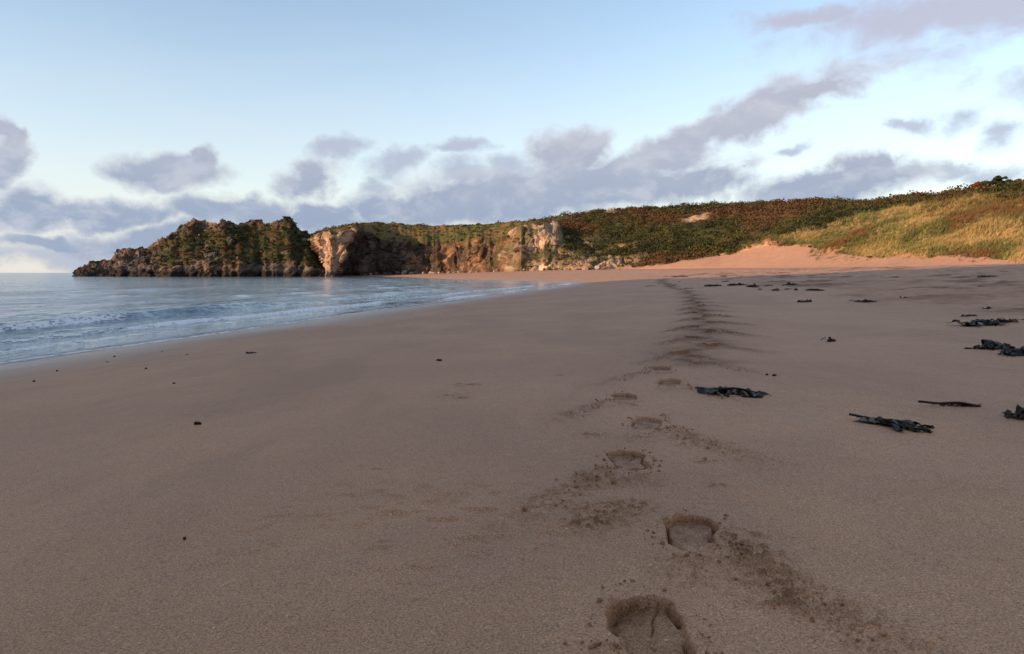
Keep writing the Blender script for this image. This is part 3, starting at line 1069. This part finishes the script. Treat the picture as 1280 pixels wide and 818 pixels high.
area = np.abs(np.gradient(PX, axis=1)).ravel() * y * .01
wt = scrubm * (tv < 2.25) * (1 - bare) * area * (pxv < 1420) * np.where(pxv < 705, .16, 1.0)
wt = wt * np.where(tv > 1.9, 1.3, 1.0)
wt += .5 * vegr * area * .4
ix = pick(wt, 5200)
C = V2[ix] + rng.normal(0, .35, (len(ix), 3)) * np.array([1, 1, .1])
zn = zone[ix] + rng.normal(0, .10, len(ix))
pal = [cc(.030, .034, .012), cc(.058, .060, .017), cc(.070, .058, .019), cc(.052, .036, .016), cc(.080, .046, .020)]
sel = np.digitize(zn + .15 * np.where(pxv[ix] < 840, 1.6, np.where(pyv[ix] > 285, -1.2, .3)), [-.32, -.12, .08, .3])
cols = np.array(pal)[sel]
Rad = .35 + 1.7 * rng.random(len(ix)) ** 2.2
Rad = Rad * np.where(pxv[ix] < 705, .6, 1)
Vq, F, cq = leaf_cloud(C, Rad, cols, 46, .135)
iy = pick(HVEG * (HV[:, 2] > 2.5) * (HV[:, 1] < 256), 900)
C = HV[iy]
cols = .62 * np.array(pal)[rng.choice(5, len(iy), p=[.42, .26, .16, .08, .08])]
Vh, Fh, ch = leaf_cloud(C, rng.uniform(.35, .8, len(iy)), cols, 26, .17)
o = link("hillside_scrub", mesh_np("hillside_scrub", Vq, F, None, {"Col": cq}, False, None, LEAF))
tag(o, "dense dark green and rust brown scrub covering the hillside", "scrub", kind="stuff")
o = link("headland_scrub", mesh_np("headland_scrub", Vh, Fh, None, {"Col": ch}, False, None, LEAF))
tag(o, "low dark green scrub on the slope of the headland", "scrub", kind="stuff")

# marram
wt = (marr + .10 * sandm * sstep(330, 318, pyv) * (pxv > 1010)) * (tv < 2.05) * area * (pxv < 1500)
ix = pick(wt, 21000)
nb_ = 9
base = V2[ix] + rng.normal(0, .25, (len(ix), 3)) * np.array([1, 1, .02])
hgt = rng.uniform(.35, .85, len(ix))
b0 = base[:, None, :] + rng.normal(0, .16, (len(ix), nb_, 3)) * np.array([1, 1, .1])
lean = rng.normal(0, .42, (len(ix), nb_, 3)) + np.array([.55, .05, 0])
lean[..., 2] = 1
tipv = b0 + lean * hgt[:, None, None] * rng.uniform(.7, 1.1, (len(ix), nb_, 1))
wd = rng.normal(size=(len(ix), nb_, 3)) * np.array([1, 1, 0])
wd /= np.linalg.norm(wd, axis=2)[..., None]
wd *= .034
Vg = np.stack([b0 - wd, b0 + wd, tipv], 2).reshape(-1, 3)
Fg = np.arange(len(Vg)).reshape(-1, 3)
gz = 1.3 * fbm(x[ix] * .07 - .05 * z[ix], y[ix] * .07, z[ix] * .16, 4) + rng.normal(0, .12, len(ix)) + .25 * sstep(285, 245, pyv[ix])
gc = np.array([cc(.34, .25, .105), cc(.27, .22, .08), cc(.19, .18, .06), cc(.11, .12, .04), cc(.15, .085, .035)])[np.digitize(gz, [-.42, -.12, .17, .62])]
dk = (pxv[ix] > 1150) & (pyv[ix] < 275) & (rng.random(len(ix)) < .5)
gc[dk] = cc(.12, .085, .03)
gcv = np.repeat(gc, nb_ * 3, axis=0) * np.repeat(rng.uniform(.75, 1.25, len(ix) * nb_), 3)[:, None]
o = link("marram_grass", mesh_np("marram_grass", Vg, Fg, None, {"Col": gcv}, False, None, GRASS))
tag(o, "golden marram grass growing over the dune", "grass", kind="stuff")


# ------------------------------------------------------------------ single bushes on the skyline
def surf_at(px, t):
    j = int(np.argmin(np.abs(pxs - px)))
    i = int(np.argmin(np.abs(tk - t)))
    return V2.reshape(len(tk), len(pxs), 3)[i, j]


def sweep(path, wid, thick, up, seg=8):
    """closed tube of elliptical section along a path; wid / thick per point, up = local normal per point"""
    path, up = np.asarray(path, float), np.asarray(up, float)
    n = len(path)
    tan = np.gradient(path, axis=0)
    tan /= np.linalg.norm(tan, axis=1)[:, None] + 1e-9
    side = np.cross(tan, up)
    side /= np.linalg.norm(side, axis=1)[:, None] + 1e-9
    upn = np.cross(side, tan)
    ang = np.linspace(0, 2 * math.pi, seg, endpoint=False)
    Vv = (path[:, None, :] + side[:, None, :] * (np.cos(ang)[None, :, None] * np.asarray(wid)[:, None, None])
          + upn[:, None, :] * (np.sin(ang)[None, :, None] * np.asarray(thick)[:, None, None]))
    Vv = Vv.reshape(-1, 3)
    F = []
    for i in range(n - 1):
        for j in range(seg):
            F.append((i * seg + j, i * seg + (j + 1) % seg, (i + 1) * seg + (j + 1) % seg, (i + 1) * seg + j))
    Vv = np.vstack([Vv, path[:1], path[-1:]])
    a, b = n * seg, n * seg + 1
    for j in range(seg):
        F.append((a, (j + 1) % seg, j, j))
        F.append((b, (n - 1) * seg + j, (n - 1) * seg + (j + 1) % seg, (n - 1) * seg + (j + 1) % seg))
    return Vv, F


class Acc:
    def __init__(s):
        s.v, s.f, s.n = [], [], 0

    def add(s, V, F):
        s.v.append(np.asarray(V))
        for q in F:
            q = [int(k) + s.n for k in q]
            if len(q) == 4 and q[2] == q[3]:
                q = q[:3]
            s.f.append(q)
        s.n += len(V)

    def mesh(s, name, mat, origin=(0, 0, 0)):
        me = bpy.data.meshes.new(name)
        me.from_pydata((np.vstack(s.v) - np.asarray(origin)).tolist(), [], s.f)
        me.polygons.foreach_set("use_smooth", np.full(len(me.polygons), True))
        me.materials.append(mat)
        me.update()
        return me


def bush(px, t, rx, rz, label, colour, seed, n=26):
    global rng
    b = surf_at(px, t).copy()
    e = empty("bush", tuple(b), label, "bush", "bushes standing on the crest of the dune")
    lr = np.random.default_rng(seed)
    cen = np.stack([lr.uniform(-1, 1, n) * rx, lr.uniform(-.7, .7, n) * rx, lr.uniform(.15, 1, n) ** .8 * rz], 1)
    cen[:, 2] *= 1 - .55 * (np.abs(cen[:, 0]) / rx) ** 2
    rad = lr.uniform(.45, .95, n) * rz * .42
    cl_ = np.array(colour)[None] * lr.uniform(.7, 1.35, (n, 1))
    Vb, Fb, cb = leaf_cloud(cen, rad, cl_, 170, .13, .9)
    link("foliage", mesh_np("foliage", Vb, Fb, None, {"Col": cb}, False, None, LEAF), e)
    ac = Acc()
    for k in range(6):
        c_ = cen[k]
        pth = np.array([[0, 0, -.3], c_ * np.array([.35, .35, .45]), c_])
        ac.add(*sweep(pth, [.07, .05, .02], [.07, .05, .02], np.tile([0, 1., .2], (3, 1)), 6))
    link("stem", ac.mesh("stem", WOOD), e)


bush(1241, 1.93, 1.9, 1.9, "large rounded dark green bush on the dune crest, tallest on the skyline", cc(.028, .04, .014), 5)
bush(1260, 1.93, 1.3, 1.6, "small dark green bush on the dune crest at the right of the large rounded one", cc(.022, .036, .014), 6)
bush(1219, 1.9, 1.1, 1.1, "low rust brown bush on the dune crest at the left of the large rounded one", cc(.14, .05, .02), 7)
bush(1275, 1.95, 1.2, 1.0, "low green bush on the dune crest at the right edge of the picture", cc(.04, .05, .016), 8)

# ------------------------------------------------------------------ boulders at the cliff foot
def boulder_mesh(seed, mat):
    import bmesh
    bm = bmesh.new()
    bmesh.ops.create_icosphere(bm, subdivisions=3, radius=1)
    lr = np.random.default_rng(seed)
    P_ = np.array([v.co[:] for v in bm.verts])
    for _ in range(9):                              # chop with planes for flat faces
        n = lr.normal(size=3)
        n /= np.linalg.norm(n)
        d = lr.uniform(.5, .8)
        k = P_ @ n - d
        P_ -= np.where(k > 0, k, 0)[:, None] * n
    P_ += P_ * (.12 * fbm(P_[:, 0] * 1.6 + seed, P_[:, 1] * 1.6, P_[:, 2] * 1.6, 3))[:, None]
    P_ *= np.array([1.0, .8, .68])
    for v, c_ in zip(bm.verts, P_):
        v.co = c_
    me = bpy.data.meshes.new("boulder")
    bm.to_mesh(me)
    bm.free()
    me.materials.append(mat)
    return me


bmeshes = {k: [boulder_mesh(i + 10 * j, m) for i in range(4)] for j, (k, m) in enumerate((("p", B_PALE), ("d", B_DARK), ("t", B_TAN)))}
bl = [  # px, py, width px, tone
    (456, 341, 5, "p"), (463, 343, 5, "p"), (497, 343.5, 9, "d"), (505, 341.5, 12, "p"), (514, 344, 8, "p"), (522, 343, 10, "d"),
    (530, 341, 6, "p"), (538, 340, 7, "p"), (542, 343, 6, "p"), (549, 342, 5, "p"), (555, 344, 6, "d"), (562, 341, 6, "p"),
    (567, 343.5, 4, "p"), (574, 341.5, 6, "p"), (581, 343, 5, "d"), (588, 341.5, 5, "p"), (595, 342.5, 4, "p"), 
    (618, 342, 5, "p"), (626, 340.8, 6, "p"), (634, 340.5, 7, "t"),
    (643, 340, 10, "t"), (655, 339.5, 12, "t"), (668, 340, 9, "t"), (680, 339, 12, "t"), (694, 338.5, 13, "t"), (708, 338.5, 10, "t"),
    (720, 338, 11, "t"), (733, 337, 14, "t"), (748, 336.5, 12, "p"), (762, 336, 7, "t"), (774, 335, 6, "t"), (784, 334, 5, "t"), (409, 338, 12, "t"),
    (416, 344, 7, "d"), (470, 344.5, 7, "d"), (482, 344, 8, "d"), (488, 341, 7, "d")]
lab_b = {"p": "small pale boulder among the rocks at the foot of the shaded cliff",
         "d": "small dark boulder among the rocks at the foot of the shaded cliff",
         "t": "tan boulder at the foot of the pale sunlit buttress beside the sand"}
for k, (px, py, wpx, tone) in enumerate(bl):
    fd = float(np.interp(px, pxs, ft_d)) - 1.0
    if px == 409:
        fd = 225.5
    o = bpy.data.objects.new("boulder", bmeshes[tone][k % 4])
    COL.objects.link(o)
    xx = float(ray(px, HOR)[0]) * fd
    rr_ = wpx * fd / FPX / 2 * (.62 if tone == 't' else 1.0)
    gz_ = max(float(zbeach(np.array([xx]), np.array([fd]))[0]), -.1)
    o.location = (xx, fd, gz_ + rr_ * .35)
    o.scale = (rr_, rr_, rr_ * (2.2 if px == 409 else 1))
    o.rotation_euler = (rng.uniform(-.3, .3), rng.uniform(-.3, .3), rng.uniform(0, 6))
    lb = lab_b[tone]
    if px == 409:
        lb = "tall orange lit rock standing at the right end of the headland"
    elif px == 416:
        lb = "dark rock in the water between the headland and the cliff"
    tag(o, lb, "boulder", "boulders along the foot of the cliff")

# ------------------------------------------------------------------ kelp
def frond(lr, start, heading, length, width, ground, lift, n=14, curl=1.0, thick=.004):
    """a strap of kelp lying over the sand"""
    p = np.zeros((n, 3))
    xy = np.array(start[:2], float)
    h = heading
    st = length / (n - 1)
    ph = lr.uniform(0, 6.28)
    for i in range(n):
        t = i / (n - 1)
        p[i, :2] = xy
        p[i, 2] = ground + .006 + lift * math.exp(-((t - .4) / .4) ** 2) * (.7 + .3 * math.sin(ph + 9 * t)) + .007 * math.sin(ph * 2 + 17 * t)
        h += curl * lr.normal(0, .16)
        xy = xy + st * np.array([math.cos(h), math.sin(h)])
    tt = np.linspace(0, 1, n)
    w = width * .5 * (.04 + .96 * np.sin(np.clip(tt * .97 + .02, 0, 1) * math.pi) ** .55) * (1 + .2 * np.sin(ph + 21 * tt) + .25 * noise3(tt * 9, ph, 1.5))
    tw = .75 * np.sin(ph + 5 * tt) * lr.uniform(.2, 1.0)
    hx = np.stack([-np.sin(heading) * np.sin(tw), np.cos(heading) * np.sin(tw), np.cos(tw)], 1)
    return sweep(p, np.maximum(w, .0025), thick * (.15 + .85 * np.sin(np.clip(tt * .97 + .02, 0, 1) * math.pi)), hx, 8)


SEAWEED_GROUP = "seaweed washed up on the sand"


def kelp(px, py, wpx, label, nf, ang=0.0, asp=.35, hgt=.05, mat=KELP, seed=1, pale=0, stalk=False, fw=.10, split=False, cat="seaweed",
         name="kelp_clump"):
    hgt = hgt * .75
    x, y, z = place(px, py)
    W = wpx / FPX * y
    lr = np.random.default_rng(seed * 31 + 7)
    ca, sa = math.cos(ang), math.sin(ang)
    parts = []
    nf = int(nf * 1.5) if wpx > 24 else nf
    for k in range(nf):
        u, v = lr.uniform(-.5, .28) * W, lr.normal(0, .30) * W * asp
        hd = ang + lr.normal(0, .45 if asp > .25 else .16)
        if hgt > .04 and lr.random() < .45:
            hd += lr.uniform(-1.4, 1.4)
        L = W * lr.uniform(.28, .62)
        u = np.clip(u, -.5 * W, .5 * W - L * .8)
        s = (u * ca - v * sa, u * sa + v * ca)
        prof = max(.15, 1 - (2 * (u + L * .3) / W) ** 2)
        parts.append(frond(lr, s, hd, L, W * fw * lr.choice([.3, .5, .8, 1.15]), 0.0, hgt * prof * lr.uniform(.3, 1.0), curl=1.1 if hgt > .03 else .7,
                           thick=max(.003, W * .006)))
    # low tangled core that the fronds lie on
    if nf >= 5:
        nu, nv = 26, 12
        core = []
        U, Vv = np.meshgrid(np.linspace(-1, 1, nu), np.linspace(-1, 1, nv))
        k = np.clip(1 - U ** 2 - Vv ** 2 * (1.0), 0, 1) ** .5
        a_, b_ = U * W * .44, Vv * W * asp * .5
        nz = fbm(U * 4 + seed, Vv * 2.5, seed * 1.3, 4)
        zc = hgt * .45 * k * (1 + .75 * nz) - .006
        cv = np.stack([a_ * ca - b_ * sa, a_ * sa + b_ * ca, zc], -1).reshape(-1, 3)
        parts.insert(0, (cv, grid_quads(nv, nu).tolist()))
    if split:
        e = empty(name, (x, y, z), label, cat, SEAWEED_GROUP)
        n_parts = 4
        core = parts[0] if nf >= 5 else None
        rest = parts[1:] if nf >= 5 else parts
        if core:
            ac = Acc()
            ac.add(*core)
            for q in rest[: len(rest) // 3]:
                ac.add(*q)
            link("tangle", ac.mesh("tangle", mat), e)
            rest = rest[len(rest) // 3:]
        for i, q in enumerate(rest):
            ac = Acc()
            ac.add(*q)
            m_ = KELP_PALE if i < pale else (KELP_BROWN if (i % 3 == 1 and mat is KELP) else mat)
            link("frond", ac.mesh("frond", m_), e)
        if stalk:
            lr2 = np.random.default_rng(seed)
            n = 12
            t = np.linspace(-.55, .5, n)
            pth = np.stack([t * W * ca, t * W * sa, .012 + .7 * hgt * np.exp(-(t / .3) ** 2) + .004 * np.sin(9 * t)], 1)
            ac = Acc()
            ac.add(*sweep(pth, np.full(n, max(.006, .012 * W)), np.full(n, max(.006, .012 * W)), np.tile([0, 0, 1.], (n, 1)), 8))
            link("stalk", ac.mesh("stalk", KELP_BROWN), e)
        return e
    ac = Acc()
    for q in parts:
        ac.add(*q)
    o = link(name, ac.mesh(name, mat))
    o.location = (x, y, z)
    return tag(o, label, cat, SEAWEED_GROUP)


kelp(914, 492, 84, "glossy blue-black strip of kelp lying right of the footprints", 16, -.55, .30, .035, KELP, 1, 2, True, .16, True)
kelp(1112, 532, 104, "long thin olive kelp strand with a pale tip, slanting on the bare sand", 11, -1.05, .15, .022, KELP_GREEN, 2, 3, True, .09, True)
kelp(1188, 509, 66, "thin dark kelp stalk with a small knob standing up from its left end", 5, -.35, .09, .012, KELP_BROWN, 3, 0, True, .05, True)
kelp(1278, 524, 50, "brown kelp heap cut off by the right edge, nearest of the heaps there", 14, -.5, .6, .05, KELP_BROWN, 4, 0, False, .22, True)
kelp(1243, 437, 44, "dark lumpy kelp heap with grey fronds on its left, near the right edge", 22, .0, .55, .085, KELP, 5, 3, False, .16, True)
kelp(1277, 444, 46, "black kelp heap with one pale frond, cut off by the right edge", 18, -.3, .6, .09, KELP, 6, 2, False, .18, True)
kelp(1226, 407, 52, "wide low black kelp heap on the right, behind the lumpy heap", 20, .05, .45, .085, KELP, 7, 0, False, .13, True)
kelp(1209, 397, 30, "small brown kelp tuft touching the back of the wide low heap", 9, .1, .4, .06, KELP_BROWN, 8, 0, False, .12, False)
kelp(1256, 403, 26, "ragged kelp tuft at the right end of the wide low heap", 9, -.2, .4, .07, KELP_BROWN, 9, 0, False, .12, False)
kelp(1275, 401.5, 14, "thin dark kelp scrap at the right edge beside the ragged tuft", 5, 0, .3, .02, KELP, 10)
kelp(1039, 427, 14, "tiny upright kelp tuft alone on the bare sand", 7, .0, .5, .06, KELP_BROWN, 11)
kelp(1006, 377.5, 22, "rounded kelp clump with an arched frond, alone before the strandline", 7, 0, .4, .08, KELP_BROWN, 12, 0, False, .12, True)
kelp(1081, 377.5, 34, "flat ragged kelp strip right of the rounded clump", 9, 0, .3, .06, KELP_BROWN, 13)
kelp(1134, 373.5, 15, "small dark kelp clump right of the flat ragged strip", 7, 0, .4, .08, KELP_BROWN, 14)
kelp(1149, 374.5, 7, "tiny dark kelp bit beside the small clump on its right", 4, 0, .4, .05, KELP, 15)
line = [(852, 346.0, 30, .14, .35), (877, 346.0, 9, .1, .4), (905, 345.8, 17, .12, .3), (927, 345.5, 8, .1, .4), (849, 352.8, 5, .08, .4),
        (881, 350.5, 6, .08, .4), (907, 352.3, 12, .15, .4), (891, 358, 26, .13, .3), (921, 357, 27, .14, .3), (941, 359, 17, .2, .5),
        (960, 358, 13, .1, .4), (986, 357, 21, .18, .5), (969, 363.5, 11, .12, .5), (985, 362, 11, .08, .4), (995, 363, 6, .14, .5),
        (1018, 363, 26, .05, .2), (840, 358, 10, .09, .4), (859, 361, 14, .05, .3), (814, 358, 20, .03, .2), (1233, 346, 26, .06, .3),
        (1227, 359, 10, .05, .3), (1182, 361, 10, .05, .3), (1233, 386, 11, .04, .3), (1209, 437, 9, .012, .3), (872, 347.5, 8, .06, .4),
        (913, 349, 9, .06, .4), (1045, 341.5, 8, .06, .4), (1120, 347, 9, .06, .3), (950, 362, 7, .05, .4)]
line_lab = {7: "longest left hand dark kelp patch in the distant strandline", 8: "long dark kelp patch right of centre in the distant strandline",
            11: "bluish dark kelp heap at the right end of the distant strandline", 15: "thin straggling kelp strand trailing right from the distant strandline",
            0: "farthest dark kelp streak, at the end of the footprint track", 18: "thin faint kelp line crossing the far end of the footprint track",
            19: "brown kelp streak lying on the rough upper sand at the right", 22: "small dark scrap of kelp behind the wide low heap",
            23: "tiny flat scrap of weed left of the lumpy kelp heap", 9: "rounded black kelp lump in the middle of the distant strandline"}
for i, (px, py, w_, h_, asp) in enumerate(line):
    kelp(px, py, w_, line_lab.get(i, "small dark kelp patch in the distant strandline across the upper beach"),
         6 if w_ < 15 else 12, rng.normal(0, .1), asp, h_, KELP if i % 3 else KELP_BROWN, 40 + i, 0, False, .12)
# the little knob that stands on the thin stalk
x0, y0, z0 = place(1171, 508.5)

scraps = [(314, 441.5, 15, "dark strip of weed on the left sand, long and flat, near the water"), (234, 444.5, 6, None), (142, 446.5, 5, None),
          (135, 453, 5, None), (202, 440.5, 4, None), (71, 464.5, 5, None), (42, 477.5, 4, None), (216, 480.5, 5, None),
          (246, 531, 13, "curled black scrap of weed alone on the left foreground sand"), (230, 678.5, 4, "tiny dark speck of weed nearest the camera on the left"),
          (548, 451.5, 9, "small black scrap of weed left of the little animal tracks"), (183, 461.5, 4, None),
          (958, 470, 7, None), (968, 471, 5, None)]
for i, (px, py, w_, lb) in enumerate(scraps):
    kelp(px, py, w_, lb or "tiny dark scrap of weed scattered on the bare sand", 3 if w_ < 8 else 5, rng.uniform(-.3, .3), .4,
         .002 if w_ < 5 else (.005 if w_ < 8 else .009), KELP, 90 + i, 0, False, .22, False, "weed scrap", "seaweed_scrap")

# ------------------------------------------------------------------ the gull far off in the sky
sx0, sz0 = ray(930, 208)
by = 170.0
gl = empty("gull", (float(sx0 * by), by, EYE + float(sz0 * by)), "tiny dark bird flying beneath the long grey cloud", "bird")
ac = Acc()
t = np.linspace(-1, 1, 9)
ac.add(*sweep(np.stack([t * .26, t * 0, .02 * np.cos(t)], 1), .075 * np.sqrt(np.clip(1.02 - t ** 2, 0, 1)) + .004, .07 * np.sqrt(np.clip(1.02 - t ** 2, 0, 1)) + .004,
              np.tile([0, 0, 1.], (9, 1)), 10))
link("body", ac.mesh("body", FEATHER), gl)
for s in (-1, 1):
    ac = Acc()
    t = np.linspace(0, 1, 9)
    ac.add(*sweep(np.stack([.06 - .16 * t ** 2, s * t * .62, .05 + .17 * np.sin(t * 2.4)], 1), .09 * (1 - t) ** .7 + .012, np.full(9, .012),
                  np.tile([0, 0, 1.], (9, 1)), 8))
    link("wing", ac.mesh("wing", FEATHER), gl)
gl.rotation_euler = (R(12), 0, R(70))

# ------------------------------------------------------------------ sun, and the headland behind the camera that shades the beach
SUN_EL = 12.0
SUN_AZ = 243.0                                       # clockwise from +Y
sdir = np.array([math.sin(R(SUN_AZ)) * math.cos(R(SUN_EL)), math.cos(R(SUN_AZ)) * math.cos(R(SUN_EL)), math.sin(R(SUN_EL))])
sun_d = bpy.data.lights.new("sun", 'SUN')
sun_d.energy = 2.8
sun_d.angle = R(.5)
sun_d.color = (1.0, .62, .37)
sun = bpy.data.objects.new("sun", sun_d)
sun.rotation_euler = Vector(sdir).to_track_quat('Z', 'Y').to_euler()
COL.objects.link(sun)

rp = np.array([(-152, 34, -1), (-147, 20, 14), (-141, 6, 25), (-133, -20, 26.3), (-125, -45, 26.8), (-108, -75, 28), (-88, -102, 28),
               (-50, -135, 27), (-10, -155, 25), (40, -165, 22), (90, -165, 18)], float)
seg = np.concatenate([[0], np.cumsum(np.hypot(*np.diff(rp[:, :2], axis=0).T))])
u = np.linspace(0, seg[-1], 150)
rx_, ry_, rz_ = [np.interp(u, seg, rp[:, k]) for k in range(3)]
rz_ = np.where(rz_ > 0, rz_ * math.tan(R(SUN_EL)) / math.tan(R(8.0)), rz_)
tx, ty = np.gradient(rx_), np.gradient(ry_)
ln = np.hypot(tx, ty)
nx, ny = -ty / ln, tx / ln
ww = np.linspace(-1, 1, 41)
U, Wm = np.meshgrid(u, ww)
hp = np.interp(np.abs(Wm), [0, .12, .35, .6, 1.0], [1.0, .97, .72, .25, -.12])
half = 34.0
GX = rx_[None] + nx[None] * Wm * half
GY = ry_[None] + ny[None] * Wm * half
GZ = rz_[None] * hp + (1 - np.abs(Wm)) * .5 * fbm(GX * .08, GY * .08, 4.0, 3) * sstep(2, 14, rz_)[None]
V = np.stack([GX, GY, GZ], -1).reshape(-1, 3)
n_r = fbm(V[:, 0] * .1, V[:, 1] * .1, V[:, 2] * .2, 3)
cr_ = mix3(np.tile(cc(.05, .05, .018), (len(V), 1)), cc(.2, .15, .1), sstep(.0, .4, n_r))
o = link("headland", mesh_np("headland_near", V, grid_quads(41, 150), None, {"Col": cr_}, True, None, ROCK))
tag(o, "headland behind the beach that throws the shade", "headland", kind="structure")

# ------------------------------------------------------------------ sky
world = bpy.data.worlds.new("World")
scene.world = world
world.use_nodes = True
nt = world.node_tree
g = NT(nt)
bg = nt.nodes["Background"]
sky = g.n("ShaderNodeTexSky", sky_type='NISHITA')
sky.sun_disc = False
sky.sun_elevation = R(SUN_EL)
sky.sun_rotation = R(SUN_AZ)
sky.altitude = 0
sky.air_density = 1.0
sky.dust_density = .6
sky.ozone_density = 1.2
dirv = g.n("ShaderNodeTexCoord").outputs["Generated"]
sep = g.n("ShaderNodeSeparateXYZ")
g.put(sep.inputs[0], dirv)
azn = g.math('ARCTAN2', sep.outputs[0], sep.outputs[1])
eln = g.math('ARCSINE', sep.outputs[2])
ae = g.n("ShaderNodeCombineXYZ")
g.put(ae.inputs[0], azn)
g.put(ae.inputs[1], eln)
ae = ae.outputs[0]
# billow: shift the cloud shapes by noise
wn = g.noise(ae, 9.0, 5, .55)
wv_ = g.scale(g.vmath('SUBTRACT', wn.outputs["Color"], (.5, .5, .5)), .085)
wn2 = g.noise(ae, 34.0, 4, .6)
wv2 = g.scale(g.vmath('SUBTRACT', wn2.outputs["Color"], (.5, .5, .5)), .026)
flat_ = g.n("ShaderNodeVectorMath", operation='MULTIPLY')
g.put(flat_.inputs[0], g.vmath('ADD', wv_, wv2))
flat_.inputs[1].default_value = (1.3, .75, 0)
aw_ = g.vmath('ADD', ae, flat_.outputs[0])


def dirpx(px, py):
    a_, b_ = ray(px, py)
    return math.atan2(a_, 1), math.atan2(b_, math.hypot(1, a_))


def clouds(lst):
    best = None
    for (px, py, rx, ry, rot) in lst:
        a_, e_ = dirpx(px, py)
        m = g.n("ShaderNodeMapping", vector_type='TEXTURE')
        g.put(m.inputs[0], aw_)
        m.inputs["Location"].default_value = (a_, e_, 0)
        m.inputs["Rotation"].default_value = (0, 0, R(rot))
        k = math.cos(a_)
        m.inputs["Scale"].default_value = (rx / FPX * k * k, ry / FPX * k, 1)
        l = g.vmath('LENGTH', m.outputs[0])
        best = l if best is None else g.math('MINIMUM', best, l)
    return best


low_c = [(930, 152, 150, 26, 20), (1015, 118, 70, 17, 8), (840, 192, 90, 26, 15), (712, 192, 46, 30, 0), (765, 232, 150, 36, 3), (650, 250, 150, 34, 0),
         (560, 262, 120, 26, 4), (860, 228, 95, 22, 0), (1040, 236, 125, 26, 4), (1085, 213, 45, 20, 0),
         (40, 262, 62, 34, 0), (4, 200, 32, 36, 0), (8, 160, 22, 26, 0), (150, 268, 100, 22, 0), (290, 262, 90, 24, 0), (400, 268, 80, 17, 0),
         (215, 212, 82, 22, 4), (258, 190, 26, 16, 10), (380, 226, 44, 24, 10), (480, 262, 70, 24, 0), (60, 300, 80, 12, 0),
         (250, 302, 190, 24, 0), (480, 300, 150, 34, 0), (-150, 250, 120, 40, 0), (1420, 215, 120, 36, 4)]
high_c = [(1130, 22, 150, 34, 6), (1230, 12, 120, 40, 0), (1000, 26, 90, 14, 0), (1190, 146, 44, 18, 8), (1140, 152, 22, 11, 0), (1256, 166, 44, 20, 0),
          (1190, 219, 34, 13, 0), (1246, 226, 56, 13, 0), (570, 183, 50, 8, 6), (640, 212, 40, 22, 20), (575, 215, 34, 18, 0), (420, 190, 34, 11, 12), (492, 206, 28, 14, 14), (470, 234, 20, 10, 0), (990, 193, 26, 7, 10), (1380, 90, 130, 40, 0),
          (60, 318, 190, 17, 0), (330, 330, 160, 14, 0)]
dst = g.n("ShaderNodeMapping")
g.put(dst.inputs[0], ae)
dst.inputs["Rotation"].default_value = (0, 0, R(-14))
dst.inputs["Scale"].default_value = (.8, 1.25, 1)
ae2 = dst.outputs[0]
dn = g.noise(ae2, 15.0, 8, .6, .35).outputs["Fac"]
d_low = clouds(low_c)
a_low = g.smooth(g.math('ADD', d_low, g.math('MULTIPLY', g.math('SUBTRACT', dn, .5), -1.55)), 1.28, .56)
d_hi = clouds(high_c)
a_hi = g.smooth(g.math('ADD', d_hi, g.math('MULTIPLY', g.math('SUBTRACT', dn, .5), -2.4)), 1.5, .3, 0, .8)
# unseen clouds behind and beside the camera, thickened to dim light from behind
gen = g.noise(ae, 3.2, 7, .58, .3).outputs["Fac"]
front = g.smooth(g.math('ABSOLUTE', azn), .72, 1.0)
a_gen = g.math('MULTIPLY', g.math('MULTIPLY', g.smooth(gen, .28, .48), front), g.smooth(eln, 1.0, .4, .3, .95))

skyc = g.mix(1.0, sky.outputs[0], rgb(1.14, 1.055, 1.04), 'MULTIPLY')
SKY_GAIN = 1.0
# thin veil of high cirrus whitening the lower half of the sky
cir = g.n("ShaderNodeMapping")
g.put(cir.inputs[0], ae)
cir.inputs["Scale"].default_value = (1.6, 6.5, 1)
cn = g.noise(cir.outputs[0], 2.2, 6, .6, .6).outputs["Fac"]
veil = g.math('MULTIPLY', g.smooth(eln, .34, .02, .05, .8), g.smooth(cn, .25, .75, .45, 1.0))
VEIL = rgb(2.95, 3.1, 3.4)
LOWC = rgb(1.2, 1.5, 2.08)
MIDC = rgb(1.85, 1.92, 2.32)
HIC = rgb(2.0, 1.9, 2.3)
col = g.mix(veil, skyc, VEIL)
col = g.mix(a_hi, col, g.mix(g.smooth(eln, .1, .26), rgb(1.55, 1.8, 2.35), HIC))
lv = g.smooth(g.noise(ae, 11.0, 5, .6).outputs["Fac"], .3, .7)
# billows: faces turned to the sun on the left are paler
sh = g.noise(g.vmath('ADD', ae2, (.016, -.022, 0)), 15.0, 8, .6, .35).outputs["Fac"]
rel = g.smooth(g.math('SUBTRACT', sh, dn), -.20, .04)
lowbase = g.mix(g.smooth(eln, .06, .2), LOWC, MIDC)
lowcol = g.mix(g.math('ADD', g.math('MULTIPLY', lv, .12), g.math('MULTIPLY', g.math('SUBTRACT', 1.0, rel), .5)), lowbase, rgb(2.45, 2.55, 2.8))
col = g.mix(g.math('MULTIPLY', a_low, .97), col, lowcol)
rim = g.math('MULTIPLY', g.math('MULTIPLY', a_low, g.math('SUBTRACT', 1.0, a_low)), .55)
col = g.mix(rim, col, rgb(3.35, 3.2, 3.15))
col = g.mix(a_gen, col, rgb(2.2, 2.3, 2.75))
g.put(bg.inputs["Color"], col)
bg.inputs["Strength"].default_value = .1
world.cycles.sampling_method = 'MANUAL'
world.cycles.sample_map_resolution = 1024

# ------------------------------------------------------------------ view
vs = scene.view_settings
vs.view_transform = 'Standard'
vs.look = 'None'
vs.exposure = 1.4
vs.gamma = 1.0
vs.use_curve_mapping = False
scene.cycles.use_denoising = True
scene.cycles.max_bounces = 6
